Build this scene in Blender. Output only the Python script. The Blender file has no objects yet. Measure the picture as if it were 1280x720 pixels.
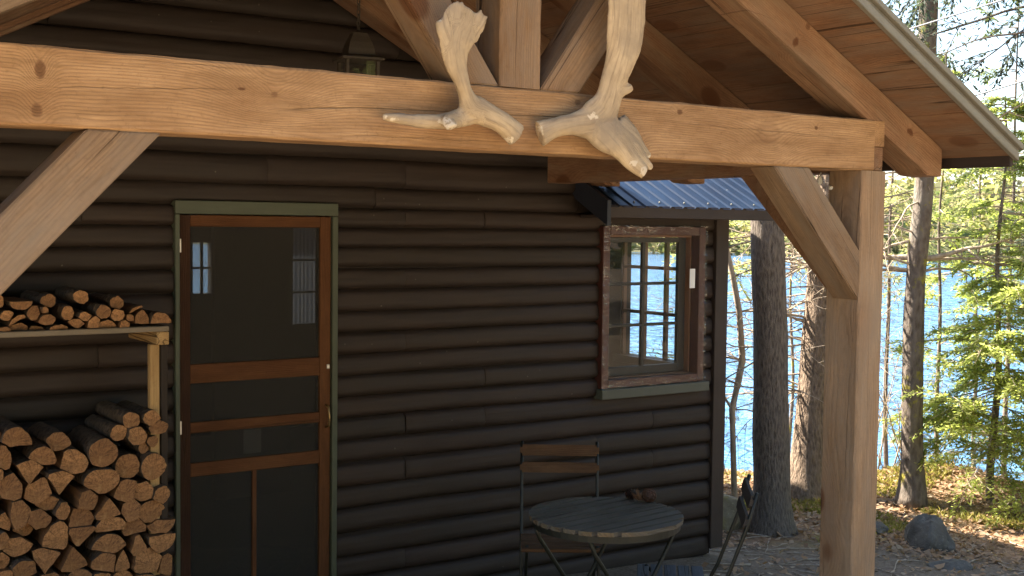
import bpy, bmesh, math, random
from mathutils import Vector, Matrix, noise
from mathutils.kdtree import KDTree
random.seed(7)
PI = math.pi
S = bpy.context.scene
COL = S.collection

# ------------------------------------------------------------------ camera
F = 1530.0
_a = .012
_c = -(52 + 2210*_a)/1530
XC = Vector((2210, 52, -1530)).normalized()
ZC = Vector((_a, 1, -_c)).normalized()
YC = ZC.cross(XC)
ROT = Matrix((XC, YC, ZC))                  # camera -> world
EYE = Vector((0, 0, 1.95))
cam_d = bpy.data.cameras.new('camera')
cam = bpy.data.objects.new('camera', cam_d)
COL.objects.link(cam)
cam_d.sensor_width = 36
cam_d.lens = F/1280*36
cam_d.clip_end = 3000
cam.matrix_world = Matrix.Translation(EYE) @ ROT.to_4x4()
S.camera = cam

def ray(px, py): return ROT @ Vector((px-640, 360-py, -F))
def PY(px, py, y): d = ray(px, py); return EYE + d*(y/d.y)
def PX(px, py, x): d = ray(px, py); return EYE + d*(x/d.x)
def PZ(px, py, z): d = ray(px, py); return EYE + d*((z-EYE.z)/d.z)
def PR(px, py, r):
    d = ray(px, py); return EYE + d*(r/math.hypot(d.x, d.y))

# ------------------------------------------------------------------ helpers
def tag(o, label=None, cat=None, group=None, kind=None):
    if label: o['label'] = label
    if cat: o['category'] = cat
    if group: o['group'] = group
    if kind: o['kind'] = kind
    return o

def empty(name, loc, label, cat, group=None):
    o = bpy.data.objects.new(name, None)
    o.empty_display_size = .1
    COL.objects.link(o)
    o.location = loc
    return tag(o, label, cat, group)

def put(o, parent=None):
    COL.objects.link(o)
    if parent:
        o.parent = parent
        p, off = parent, Vector((0, 0, 0))
        while p: off += Vector(p.location) if not p.get('_rot') else Vector((0, 0, 0)); p = p.parent
        o.matrix_parent_inverse = world_of(parent).inverted()
    return o

def world_of(o):
    m = o.matrix_basis.copy()
    if o.parent: m = world_of(o.parent) @ o.matrix_parent_inverse @ m
    return m

def link_mesh(name, me, mat, parent=None, M=None):
    o = bpy.data.objects.new(name, me)
    for m in (mat if isinstance(mat, (list, tuple)) else [mat]): me.materials.append(m)
    if M is not None: o.matrix_basis = M
    put(o, parent)
    return o

def from_bm(name, bm, mat, parent=None, M=None, smooth=False, angle=None):
    bmesh.ops.recalc_face_normals(bm, faces=bm.faces)
    me = bpy.data.meshes.new(name)
    bm.to_mesh(me); bm.free()
    if smooth: me.polygons.foreach_set('use_smooth', [True]*len(me.polygons))
    if angle: me.set_sharp_from_angle(angle=angle)
    return link_mesh(name, me, mat, parent, M)

def from_data(name, V, Fc, mat, parent=None, smooth=False, mi=None, M=None):
    me = bpy.data.meshes.new(name)
    me.from_pydata(V, [], Fc)
    if smooth: me.polygons.foreach_set('use_smooth', [True]*len(me.polygons))
    if mi: me.polygons.foreach_set('material_index', mi)
    me.update()
    return link_mesh(name, me, mat, parent, M)

def add_box(bm, lo, hi):
    vs = [bm.verts.new((x, y, z)) for x in (lo[0], hi[0]) for y in (lo[1], hi[1]) for z in (lo[2], hi[2])]
    for f in ((0, 1, 3, 2), (4, 6, 7, 5), (0, 4, 5, 1), (2, 3, 7, 6), (0, 2, 6, 4), (1, 5, 7, 3)):
        bm.faces.new([vs[i] for i in f])

def box(name, lo, hi, mat, parent=None, bev=.003):
    """box in world coordinates; the object's local X runs along its longest side"""
    lo, hi = Vector(lo), Vector(hi)
    c = (lo+hi)/2; s = hi-lo
    ax = max(range(3), key=lambda i: s[i])
    if ax == 0: R = Matrix.Identity(3); d = (s.x, s.y, s.z)
    elif ax == 1: R = Matrix(((0, -1, 0), (1, 0, 0), (0, 0, 1))); d = (s.y, s.x, s.z)
    else: R = Matrix(((0, 0, -1), (0, 1, 0), (1, 0, 0))); d = (s.z, s.y, s.x)
    bm = bmesh.new()
    add_box(bm, [-v/2 for v in d], [v/2 for v in d])
    if bev: bmesh.ops.bevel(bm, geom=list(bm.edges), offset=min(bev, min(d)*.3), segments=1, affect='EDGES')
    return from_bm(name, bm, mat, parent, Matrix.Translation(c) @ R.to_4x4())

def prism(name, pts, y0, y1, ang, mat, parent=None, bev=.004):
    """timber cut from points in the XZ plane, thickness y0..y1, grain along angle ang"""
    ca, sa = math.cos(ang), math.sin(ang)
    R = Matrix(((ca, 0, -sa), (0, 1, 0), (sa, 0, ca)))
    n = len(pts)
    o3 = Vector((sum(p[0] for p in pts)/n, (y0+y1)/2, sum(p[1] for p in pts)/n))
    Ri = R.transposed()
    bm = bmesh.new()
    A = [bm.verts.new(Ri @ (Vector((p[0], y0, p[1]))-o3)) for p in pts]
    B = [bm.verts.new(Ri @ (Vector((p[0], y1, p[1]))-o3)) for p in pts]
    bm.faces.new(A); bm.faces.new(B[::-1])
    for i in range(n): bm.faces.new((A[i], B[i], B[(i+1) % n], A[(i+1) % n]))
    if bev: bmesh.ops.bevel(bm, geom=list(bm.edges), offset=bev, segments=2, affect='EDGES')
    return from_bm(name, bm, mat, parent, Matrix.Translation(o3) @ R.to_4x4())

def tube_data(P, Rr, seg=8, V=None, Fc=None, wob=0., cap=True, freq=3.):
    V = [] if V is None else V; Fc = [] if Fc is None else Fc
    P = [Vector(p) for p in P]
    base = len(V)
    up = Vector((.31, .17, .93))
    for i, p in enumerate(P):
        t = (P[min(i+1, len(P)-1)]-P[max(i-1, 0)])
        t = t.normalized() if t.length > 1e-9 else Vector((0, 0, 1))
        u = t.cross(up)
        if u.length < .05: u = t.cross(Vector((1, 0, 0)))
        u.normalize(); w = t.cross(u)
        for k in range(seg):
            a = 2*PI*k/seg
            r = Rr[i]
            d = u*math.cos(a)+w*math.sin(a)
            if wob: r *= 1+wob*noise.noise((p+d*r)*freq)
            V.append(tuple(p+d*r))
    for i in range(len(P)-1):
        for k in range(seg):
            a = base+i*seg+k; b = base+i*seg+(k+1) % seg
            Fc.append((a, b, b+seg, a+seg))
    if cap:
        Fc.append(tuple(base+k for k in range(seg))[::-1])
        Fc.append(tuple(base+(len(P)-1)*seg+k for k in range(seg)))
    return V, Fc

def tube(name, P, r, mat, parent=None, seg=8, wob=0., M=None, freq=3.):
    Rr = r if isinstance(r, (list, tuple)) else [r]*len(P)
    V, Fc = tube_data(P, Rr, seg, wob=wob, freq=freq)
    return from_data(name, V, Fc, mat, parent, smooth=True, M=M)

# ------------------------------------------------------------------ materials
class NT:
    def __init__(s, name):
        s.m = bpy.data.materials.new(name); s.m.use_nodes = True
        s.t = s.m.node_tree; s.t.nodes.clear()
        s.out = s.n('ShaderNodeOutputMaterial')
    def n(s, typ, **kw):
        nd = s.t.nodes.new(typ)
        for k, v in kw.items():
            if k in nd.inputs.keys() if isinstance(k, str) and k[0].isupper() else False: s.set(nd.inputs[k], v)
            else: setattr(nd, k, v)
        return nd
    def set(s, inp, v):
        if hasattr(v, 'is_output'): s.t.links.new(v, inp)
        else:
            if isinstance(v, (tuple, list)) and len(v) == 3 and inp.type == 'RGBA': v = (*v, 1)
            inp.default_value = v
    def coord(s, kind='Object'): return s.n('ShaderNodeTexCoord').outputs[kind]
    def mapp(s, vec, scale=(1, 1, 1), loc=(0, 0, 0)):
        return s.n('ShaderNodeMapping', Vector=vec, Scale=scale, Location=loc).outputs[0]
    def noise(s, vec, scale=5, detail=4, rough=.55, dist=0.):
        return s.n('ShaderNodeTexNoise', Vector=vec, Scale=scale, Detail=detail, Roughness=rough, Distortion=dist).outputs[0]
    def vor(s, vec, scale=5, feature='F1', rnd=1.):
        nd = s.n('ShaderNodeTexVoronoi', feature=feature); s.set(nd.inputs['Vector'], vec); s.set(nd.inputs['Scale'], scale)
        s.set(nd.inputs['Randomness'], rnd); return nd.outputs['Distance']
    def ramp(s, fac, stops, interp='LINEAR'):
        nd = s.n('ShaderNodeValToRGB'); s.set(nd.inputs[0], fac); r = nd.color_ramp; r.interpolation = interp
        while len(r.elements) < len(stops): r.elements.new(.5)
        for e, (p, c) in zip(r.elements, stops):
            e.position = p; e.color = (*c, 1) if isinstance(c, (tuple, list)) else (c, c, c, 1)
        return nd.outputs[0]
    def mix(s, fac, a, b, typ='MIX'):
        nd = s.n('ShaderNodeMix', data_type='RGBA', blend_type=typ)
        s.set(nd.inputs[0], fac); s.set(nd.inputs[6], a); s.set(nd.inputs[7], b); return nd.outputs[2]
    def math(s, op, a, b=0., c=None):
        nd = s.n('ShaderNodeMath', operation=op); s.set(nd.inputs[0], a); s.set(nd.inputs[1], b)
        if c is not None: s.set(nd.inputs[2], c)
        return nd.outputs[0]
    def vadd(s, a, b): 
        nd = s.n('ShaderNodeVectorMath', operation='ADD'); s.set(nd.inputs[0], a); s.set(nd.inputs[1], b); return nd.outputs[0]
    def sep(s, v): return s.n('ShaderNodeSeparateXYZ', Vector=v).outputs
    def comb(s, x, y, z): return s.n('ShaderNodeCombineXYZ', X=x, Y=y, Z=z).outputs[0]
    def rnd(s): return s.n('ShaderNodeObjectInfo').outputs['Random']
    def island(s): return s.n('ShaderNodeNewGeometry').outputs['Random Per Island']
    def bump(s, h, strength=.3, dist=.01):
        return s.n('ShaderNodeBump', Height=h, Strength=strength, Distance=dist).outputs[0]
    def bsdf(s, color, rough=.7, normal=None, metal=0., spec=.3, **kw):
        b = s.n('ShaderNodeBsdfPrincipled'); s.set(b.inputs['Base Color'], color); s.set(b.inputs['Roughness'], rough)
        s.set(b.inputs['Metallic'], metal); s.set(b.inputs['Specular IOR Level'], spec)
        if normal is not None: s.set(b.inputs['Normal'], normal)
        for k, v in kw.items(): s.set(b.inputs[k], v)
        s.t.links.new(b.outputs[0], s.out.inputs[0]); return b
    def surf(s, sh): s.t.links.new(sh, s.out.inputs[0])

def timber_mat(name, light, dark, knot=(.085, .034, .015), grey=None, gfac=.5, knots=1.0, seed=0., kat=(), checks=()):
    n = NT(name)
    ox, oy, oz = n.sep(n.coord())[0:3]
    kn2 = None; core2 = None
    wob = n.math('MULTIPLY', n.math('SUBTRACT', n.noise(n.coord(), 38, 3), .5), 1.1)
    for (kx, kz, rx, rz, amp, hard) in kat:
        dx = n.math('MULTIPLY', n.math('SUBTRACT', ox, kx), 1/rx); dz = n.math('MULTIPLY', n.math('SUBTRACT', oz, kz), 1/rz)
        d2 = n.math('ADD', n.math('MULTIPLY', dx, dx), n.math('MULTIPLY', dz, dz))
        g = n.math('MULTIPLY', n.math('EXPONENT', n.math('MULTIPLY', d2, -1.)), amp)
        kn2 = g if kn2 is None else n.math('ADD', kn2, g)
        if hard:
            cc = n.ramp(n.math('ADD', d2, n.math('MULTIPLY', wob, .34)), [(.0, hard), (.10, hard*.85), (.22, 0.)])
            core2 = cc if core2 is None else n.math('MAXIMUM', core2, cc)
    r = n.math('MULTIPLY', n.rnd(), 37.)
    off = n.comb(n.math('ADD', r, seed), n.math('MULTIPLY', n.rnd(), .05), n.math('MULTIPLY', n.rnd(), .07))
    P = n.vadd(n.coord(), off)
    big = n.noise(n.mapp(P, (.9, 5, 5)), 1.6, 2)
    # knots: points spread along the timber that push the rings aside
    vk = n.vor(n.mapp(P, (2.3, 3.4, 3.4)), 1.0)
    kn = n.ramp(vk, [(0.0, 1.), (.16, .75), (.42, 0.)])
    core = n.ramp(vk, [(.06, 1.), (.13, .9), (.17, 0.)])
    x, y, z = n.sep(P)[0:3]
    yy = n.math('ADD', y, n.math('MULTIPLY', n.math('SUBTRACT', big, .5), .06))
    zz = n.math('ADD', z, n.math('ADD', .05, n.math('MULTIPLY', n.math('SUBTRACT', n.noise(n.mapp(P, (.7, 3, 3), (9, 2, 4)), 1.3, 2), .5), .085)))
    rad = n.math('SQRT', n.math('ADD', n.math('MULTIPLY', yy, yy), n.math('MULTIPLY', zz, zz)))
    rad = n.math('ADD', rad, n.math('MULTIPLY', kn, .035*knots))
    if kn2 is not None: rad = n.math('ADD', rad, kn2)
    ringn = n.noise(n.mapp(P, (1.5, 14, 14)), 3, 3)
    ph = n.math('ADD', n.math('MULTIPLY', rad, 760.), n.math('MULTIPLY', ringn, 6.))
    ring = n.math('ADD', .5, n.math('MULTIPLY', n.math('SINE', ph), .5))
    ring = n.math('POWER', ring, 2.2)
    fibre = n.noise(n.mapp(P, (7, 230, 230)), 1.0, 6, .72)
    blot = n.noise(n.mapp(P, (1.2, 4, 4), (3, 1, 7)), 2.2, 4, .6)
    c = n.mix(n.ramp(blot, [(.32, 0.), (.66, 1.)]), light, dark)
    b2 = n.noise(n.mapp(P, (3.5, 16, 16), (8, 2, 1)), 1.6, 6, .65)
    c = n.mix(n.ramp(b2, [(.46, 0.), (.74, .6)]), c, tuple(v*.62 for v in dark))
    sp = n.noise(P, 70, 5, .7)
    c = n.mix(n.ramp(sp, [(.55, 0.), (.75, .45)]), c, tuple(v*.45 for v in dark))
    c = n.mix(n.math('MULTIPLY', ring, .30), c, tuple(v*.50 for v in dark))
    c = n.mix(n.ramp(fibre, [(.40, 0.), (.74, .55)]), c, tuple(v*.62 for v in dark))
    if grey:
        g = n.noise(n.mapp(P, (2, 9, 9), (5, 5, 1)), 1.4, 5, .65)
        c = n.mix(n.ramp(g, [(.5-gfac*.3, 0.), (.78-gfac*.2, .85)]), c, grey)
    c = n.mix(n.math('MULTIPLY', n.math('MULTIPLY', core, .85), knots), c, knot)
    c = n.mix(n.math('MULTIPLY', n.math('MULTIPLY', kn, .35), knots), c, tuple(v*.9 for v in (knot[0]*1.9, knot[1]*2, knot[2]*2)))
    if core2 is not None: c = n.mix(core2, c, knot)
    # drying checks: thin dark lines along the grain
    ck = n.noise(n.mapp(P, (.22, 10, 10), (1, 8, 2)), 1.0, 2, .35)
    crack = n.ramp(n.math('ABSOLUTE', n.math('SUBTRACT', ck, .52)), [(0., 1.), (.0055, 0.)])
    cm = n.ramp(n.noise(n.mapp(P, (1.1, 2, 2), (4, 4, 4)), 1.0, 1), [(.44, 0.), (.52, 1.)])
    crack = n.math('MULTIPLY', crack, cm)
    for (xa, za, xb, zb) in checks:
        t = n.math('MULTIPLY', n.math('SUBTRACT', ox, xa), 1/(xb-xa))
        zl = n.math('ADD', za, n.math('MULTIPLY', t, zb-za))
        jit = n.math('MULTIPLY', n.math('SUBTRACT', n.noise(n.mapp(n.coord(), (7, 0, 0)), 1.0, 4, .6), .5), .022)
        dd = n.math('ABSOLUTE', n.math('SUBTRACT', n.math('ADD', zl, jit), oz))
        wd = n.math('MULTIPLY', n.math('MULTIPLY', t, n.math('SUBTRACT', 1., t)), .0072)
        m_ = n.ramp(n.math('SUBTRACT', wd, dd), [(.0, 0.), (.0006, 1.)])
        crack = n.math('MAXIMUM', crack, m_)
    c = n.mix(n.math('MULTIPLY', crack, .85), c, (.03, .018, .01))
    h = n.math('ADD', n.math('MULTIPLY', fibre, .6), n.math('MULTIPLY', ring, -.25))
    h = n.math('ADD', h, n.math('MULTIPLY', n.noise(P, 28, 4), .5))
    h = n.math('ADD', h, n.math('MULTIPLY', crack, -2.0))
    n.bsdf(c, .84, n.bump(h, .6, .005), spec=.15)
    return n.m

M = {}
def bk(px, py): p = PY(px, py, 3.2); return p.x-2.243, p.z-2.2835
KB = []
for (px, py, rx, rz, amp, hard) in ((50, 88, .030, .060, .05, .75), (46, 138, .035, .045, .03, .6), (302, 111, .03, .010, .006, .8), (345, 105, .13, .09, .09, 0), (343, 118, .03, .02, .02, .35), (850, 140, .03, .022, .02, .7), (868, 72, .0001, .0001, 0, 0), (1020, 160, .022, .018, .018, .75), (960, 190, .16, .09, .08, 0), (722, 128, .03, .02, .015, .45), (795, 180, .04, .03, .03, .5)):
    if amp == 0: continue
    KB.append((*bk(px, py), rx, rz, amp, hard))
CB = [(*bk(8, 108), *bk(330, 112)), (*bk(700, 118), *bk(840, 132)), (*bk(820, 150), *bk(1090, 176)), (*bk(150, 72), *bk(320, 88)), (*bk(420, 168), *bk(640, 178))]
M['beam'] = timber_mat('timber_beam', (.48, .305, .165), (.30, .17, .084), knots=.25, kat=KB, checks=CB)
M['timber'] = timber_mat('timber_rough_sawn', (.32, .215, .135), (.20, .13, .08), grey=(.20, .16, .125), gfac=.35, seed=3.)
M['post'] = timber_mat('timber_post', (.42, .285, .18), (.28, .185, .115), grey=(.26, .205, .155), gfac=.4, seed=3.)
M['timber_red'] = timber_mat('timber_reddish', (.31, .18, .105), (.185, .10, .058), grey=(.22, .16, .11), gfac=.1, seed=11.)
M['timber_grey'] = timber_mat('timber_weathered', (.33, .21, .12), (.215, .125, .065), grey=(.21, .16, .12), gfac=.5, seed=5.)
M['soffit'] = timber_mat('roof_boards', (.28, .155, .088), (.18, .095, .053), grey=(.18, .13, .095), gfac=.4, knots=.6, seed=21.)
M['pine'] = timber_mat('pale_pine', (.50, .34, .16), (.40, .25, .11), knots=.4, seed=2.)
M['shelf'] = timber_mat('grey_board', (.26, .20, .13), (.19, .14, .09), grey=(.2, .18, .15), gfac=.6, knots=.4, seed=8.)

def paint_mat(name, col, var=.25, rough=.55, spec=.3, scale=(2, 25, 25), bump=.25, seed=0.):
    n = NT(name)
    P = n.vadd(n.coord(), n.comb(n.math('MULTIPLY', n.rnd(), 20.), seed, 0.))
    a = n.noise(n.mapp(P, scale), 2.5, 6, .6)
    b = n.noise(P, 3.5, 5, .6)
    c = n.mix(n.ramp(a, [(.3, 0.), (.75, 1.)]), col, tuple(v*(1-var) for v in col))
    c = n.mix(n.ramp(b, [(.45, 0.), (.75, .5)]), c, tuple(min(1, v*(1+var)+.004) for v in col))
    n.bsdf(c, rough, n.bump(n.math('ADD', a, n.noise(P, 60, 3)), bump, .003), spec=spec)
    return n.m
def log_mat():
    n = NT('log_siding_stain')
    P = n.coord()
    lon = n.noise(n.mapp(P, (1.2, 20, 30)), 2.0, 6, .62)
    bl = n.noise(n.mapp(P, (.8, 2, 6)), 2.0, 4)
    isl = n.island()
    c = n.mix(n.ramp(lon, [(.3, 0.), (.7, 1.)]), (.038, .0265, .0218), (.0235, .017, .0145))
    c = n.mix(n.ramp(bl, [(.42, 0.), (.7, .7)]), c, (.040, .0255, .019))
    c = n.mix(n.math('MULTIPLY', isl, .55), c, (.025, .020, .0155))
    sp = n.vor(P, 9.)
    c = n.mix(n.ramp(sp, [(.03, .7), (.045, 0.)]), c, (.11, .10, .085))
    h = n.math('ADD', n.math('MULTIPLY', lon, .8), n.math('MULTIPLY', n.noise(P, 45, 4), .35))
    n.bsdf(c, .62, n.bump(h, .4, .006), spec=.28)
    return n.m
M['log'] = log_mat()
M['green'] = paint_mat('green_trim_paint', (.075, .088, .060), .2, .55)
M['sill'] = paint_mat('grey_green_sill_paint', (.085, .092, .074), .2, .55)
M['maroon'] = paint_mat('maroon_window_paint', (.068, .024, .019), .25, .5)
M['sash'] = paint_mat('dark_sash_paint', (.035, .032, .028), .2, .5)
M['sash2'] = paint_mat('brown_sash_paint', (.17, .085, .05), .2, .5)
M['fascia'] = paint_mat('dark_brown_fascia', (.042, .030, .025), .25, .6)
M['door'] = timber_mat('door_varnished_wood', (.155, .070, .030), (.105, .044, .019), knots=.25, seed=14.)
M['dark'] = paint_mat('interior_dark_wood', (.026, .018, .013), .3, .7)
M['white'] = paint_mat('white_card', (.75, .75, .72), .05, .6)
M['slat_grey'] = timber_mat('weathered_teak', (.145, .122, .092), (.10, .084, .064), grey=(.15, .133, .108), gfac=.5, knots=.15, seed=4.)
M['slat_edge'] = timber_mat('worn_teak_edge', (.26, .18, .10), (.12, .10, .07), grey=(.12, .12, .11), gfac=.4, knots=.1, seed=4.)
M['slat_brown'] = timber_mat('acacia_slats', (.15, .088, .05), (.10, .056, .032), knots=.25, seed=6.)
M['slat_dark'] = timber_mat('dark_slats', (.07, .06, .055), (.05, .045, .042), knots=.2, seed=16.)
M['slat_blue'] = timber_mat('blue_grey_slats', (.13, .14, .155), (.095, .105, .12), knots=.1, seed=26.)

def simple(name, col, rough=.5, metal=0., spec=.4, bump=None, **kw):
    n = NT(name)
    P = n.coord()
    v = n.noise(P, 18, 5)
    c = n.mix(v, tuple(x*.8 for x in col), tuple(min(1, x*1.15) for x in col))
    n.bsdf(c, rough, n.bump(n.noise(P, bump, 4), .2, .003) if bump else None, metal, spec, **kw)
    return n.m
M['metal_green'] = simple('dark_green_metal', (.012, .014, .011), .5, 0., .45, 80)
M['bronze'] = simple('lantern_bronze', (.055, .042, .028), .6, .0, .4, 120)
M['brass'] = simple('worn_brass', (.35, .24, .11), .4, .8, .4, 120)
M['steel'] = simple('hinge_steel', (.45, .43, .40), .4, .8)
M['cable'] = simple('cable_grey', (.22, .22, .23), .6)
M['concrete'] = simple('pier_block', (.34, .27, .16), .9, 0., .2, 30)
M['flash'] = simple('drip_edge_metal', (.205, .195, .165), .5, .25, .4, 40)
M['flash_dark'] = simple('drip_edge_groove', (.15, .145, .125), .5, .25, .4, 40)
M['shingle'] = simple('roof_covering', (.08, .08, .08), .8, 0., .3, 50)

def metal_roof():
    n = NT('blue_roof_metal')
    P = n.coord()
    a = n.noise(n.mapp(P, (4, 1.0, 1.0)), 3, 5)
    sp = n.vor(P, 14.)
    c = n.mix(n.ramp(a, [(.3, 0.), (.7, 1.)]), (.012, .026, .054), (.008, .017, .038))
    c = n.mix(n.ramp(sp, [(.035, .9), (.05, 0.)]), c, (.4, .42, .45))
    n.bsdf(c, n.ramp(a, [(.3, .28), (.7, .42)]), n.bump(n.noise(P, 6, 3), .08, .01), .0, .22)
    return n.m
M['roofmetal'] = metal_roof()

def glass(name, tint=(.92, .95, .95), rough=0.0, bump=0., refl=1.0, milky=0., crease=False):
    n = NT(name)
    tr = n.n('ShaderNodeBsdfTransparent'); n.set(tr.inputs[0], tint)
    gl = n.n('ShaderNodeBsdfGlossy'); n.set(gl.inputs['Roughness'], rough)
    nrm = None
    P = n.coord()
    if bump:
        w = n.noise(n.mapp(P, (5, 5, 5)), 3, 4, .6, 1.2)
        nrm = n.bump(w, bump, .03); n.set(gl.inputs['Normal'], nrm)
    lw = n.n('ShaderNodeLayerWeight').outputs['Facing']
    fr = n.math('ADD', .045, n.math('MULTIPLY', n.math('POWER', lw, 4.5), .9))
    mx = n.n('ShaderNodeMixShader'); fac = n.math('MULTIPLY', fr, refl)
    if crease:      # folds of the film near the tape, glancing every way
        e = n.n('ShaderNodeAttribute', attribute_name='edge').outputs['Fac']
        cs = n.noise(n.mapp(P, (9, 9, 46)), 1.0, 4, .6, 1.4)
        cs = n.ramp(n.math('ABSOLUTE', n.math('SUBTRACT', cs, .5)), [(.0, 1.), (.022, 0.)])
        fac = n.math('ADD', fac, n.math('MULTIPLY', n.math('MULTIPLY', cs, e), .38))
    n.set(mx.inputs[0], fac)
    n.t.links.new(tr.outputs[0], mx.inputs[1]); n.t.links.new(gl.outputs[0], mx.inputs[2])
    sh = mx.outputs[0]
    if milky:
        df = n.n('ShaderNodeBsdfDiffuse'); n.set(df.inputs[0], (.7, .7, .7))
        m2 = n.n('ShaderNodeMixShader')
        cl = n.ramp(n.noise(P, 7, 5, .6, .8), [(.4, milky*.3), (.75, milky)])
        n.set(m2.inputs[0], cl)
        n.t.links.new(sh, m2.inputs[1]); n.t.links.new(df.outputs[0], m2.inputs[2]); sh = m2.outputs[0]
    n.surf(sh)
    return n.m
M['glass'] = glass('window_glass')
M['film'] = glass('plastic_film', (.975, .975, .975),   .12, .35, .28, .0, True)

def screen_mat():
    n = NT('insect_screen')
    P = n.coord()
    tr = n.n('ShaderNodeBsdfTransparent'); n.set(tr.inputs[0], (1, 1, 1))
    df = n.n('ShaderNodeBsdfDiffuse'); n.set(df.inputs[0], (.042, .040, .036))
    x, y, z = n.sep(P)[0:3]
    # woven wires plus a slight moire of sag
    w = n.math('MULTIPLY', n.math('ABSOLUTE', n.math('SINE', n.math('MULTIPLY', x, 900.))), n.math('ABSOLUTE', n.math('SINE', n.math('MULTIPLY', z, 900.))))
    f = n.math('ADD', .28, n.math('MULTIPLY', w, .25))
    mx = n.n('ShaderNodeMixShader'); n.set(mx.inputs[0], n.math('SUBTRACT', 1., f))
    n.t.links.new(tr.outputs[0], mx.inputs[1]); n.t.links.new(df.outputs[0], mx.inputs[2])
    n.surf(mx.outputs[0])
    return n.m
M['screen'] = screen_mat()

def curtain_mat():
    n = NT('thin_curtain')
    df = n.n('ShaderNodeBsdfDiffuse'); n.set(df.inputs[0], (.5, .5, .5))
    tl = n.n('ShaderNodeBsdfTranslucent'); n.set(tl.inputs[0], (.07, .075, .085))
    mx = n.n('ShaderNodeMixShader'); n.set(mx.inputs[0], .5)
    n.t.links.new(df.outputs[0], mx.inputs[1]); n.t.links.new(tl.outputs[0], mx.inputs[2])
    n.surf(mx.outputs[0]); return n.m
M['curtain'] = curtain_mat()

def bark_mat(name, c1, c2, c3=None, sc=(58, 58, 17), bump=1.0, moss=None):
    n = NT(name)
    P = n.coord()
    r = n.vor(n.vadd(n.mapp(P, sc), n.mapp(n.noise(n.mapp(P, (1, 1, .3)), 14, 4), (2.2, 2.2, 2.2))), 1.0)
    nn = n.noise(n.mapp(P, tuple(v*.8 for v in sc)), 1.5, 6, .65)
    h = n.math('ADD', n.math('MULTIPLY', r, .45), n.math('MULTIPLY', nn, 1.0))
    c = n.mix(n.ramp(h, [(.35, 0.), (.9, 1.)]), c1, c2)
    if c3: c = n.mix(n.ramp(n.noise(P, 3, 5, .6), [(.5, 0.), (.7, .7)]), c, c3)
    if moss: c = n.mix(n.ramp(n.noise(P, 5, 5, .7), [(.56, 0.), (.64, .9)]), c, moss)
    n.bsdf(c, .9, n.bump(h, bump, .02), spec=.15)
    return n.m
M['bark_dark'] = bark_mat('pine_bark_dark', (.055, .045, .037), (.21, .175, .145), (.155, .13, .11))
M['bark_warm'] = bark_mat('pine_bark_warm', (.07, .049, .035), (.28, .21, .155), (.21, .16, .12))
M['bark_pale'] = bark_mat('maple_bark', (.065, .05, .04), (.17, .14, .115), (.22, .20, .17), (30, 30, 12), .6, moss=(.26, .23, .03))
M['twig'] = bark_mat('dead_twig_bark', (.20, .155, .115), (.42, .35, .27), None, (30, 30, 10), .3)
M['log_bark'] = bark_mat('firewood_bark', (.04, .03, .022), (.15, .11, .08), (.20, .165, .125), (45, 45, 14), .8)

def endgrain():
    n = NT('firewood_cut_end')
    P = n.coord()
    r = n.rnd()
    x, y, z = n.sep(P)[0:3]
    nx = n.noise(P, 14, 3)
    xx = n.math('ADD', x, n.math('MULTIPLY', n.math('SUBTRACT', r, .5), .06))
    zz = n.math('ADD', z, n.math('ADD', .01, n.math('MULTIPLY', nx, .018)))
    rad = n.math('SQRT', n.math('ADD', n.math('MULTIPLY', xx, xx), n.math('MULTIPLY', zz, zz)))
    ring = n.math('ADD', .5, n.math('MULTIPLY', n.math('SINE', n.math('MULTIPLY', rad, 700.)), .5))
    f = n.noise(n.mapp(P, (90, 12, 90)), 1.0, 5, .65)
    b = n.noise(P, 12, 5, .6)
    c = n.mix(r, (.50, .265, .115), (.25, .132, .062))
    c = n.mix(n.ramp(b, [(.4, 0.), (.75, .8)]), c, (.14, .07, .035))
    c = n.mix(n.math('MULTIPLY', ring, .25), c, (.22, .105, .045))
    c = n.mix(n.ramp(f, [(.42, 0.), (.7, .75)]), c, (.085, .042, .022))
    c = n.mix(n.ramp(n.noise(P, 7, 3, .6), [(.5, 0.), (.68, .7)]), c, (.30, .165, .075))
    ang = n.math('ARCTAN2', zz, xx)
    spk = n.noise(n.comb(n.math('MULTIPLY', ang, 2.2), n.math('MULTIPLY', r, 30.), n.math('MULTIPLY', rad, 3.)), 2.2, 3, .6)
    c = n.mix(n.ramp(n.math('ABSOLUTE', n.math('SUBTRACT', spk, .5)), [(0., .7), (.03, 0.)]), c, (.05, .026, .014))
    c = n.mix(n.ramp(n.noise(P, 30, 3), [(.64, 0.), (.74, .5)]), c, (.38, .23, .11))
    n.bsdf(c, .8, n.bump(n.math('ADD', f, n.math('MULTIPLY', b, .6)), .6, .006), spec=.2)
    return n.m
M['cut'] = endgrain()

def splitwood():
    n = NT('firewood_split_face')
    P = n.vadd(n.coord(), n.comb(n.math('MULTIPLY', n.rnd(), 9.), 0., 0.))
    f = n.noise(n.mapp(P, (70, 5, 70)), 1.0, 5, .65)
    c = n.mix(n.ramp(f, [(.35, 0.), (.7, 1.)]), (.20, .105, .05), (.10, .055, .03))
    n.bsdf(c, .8, n.bump(f, .6, .008), spec=.2)
    return n.m
M['split'] = splitwood()

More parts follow.
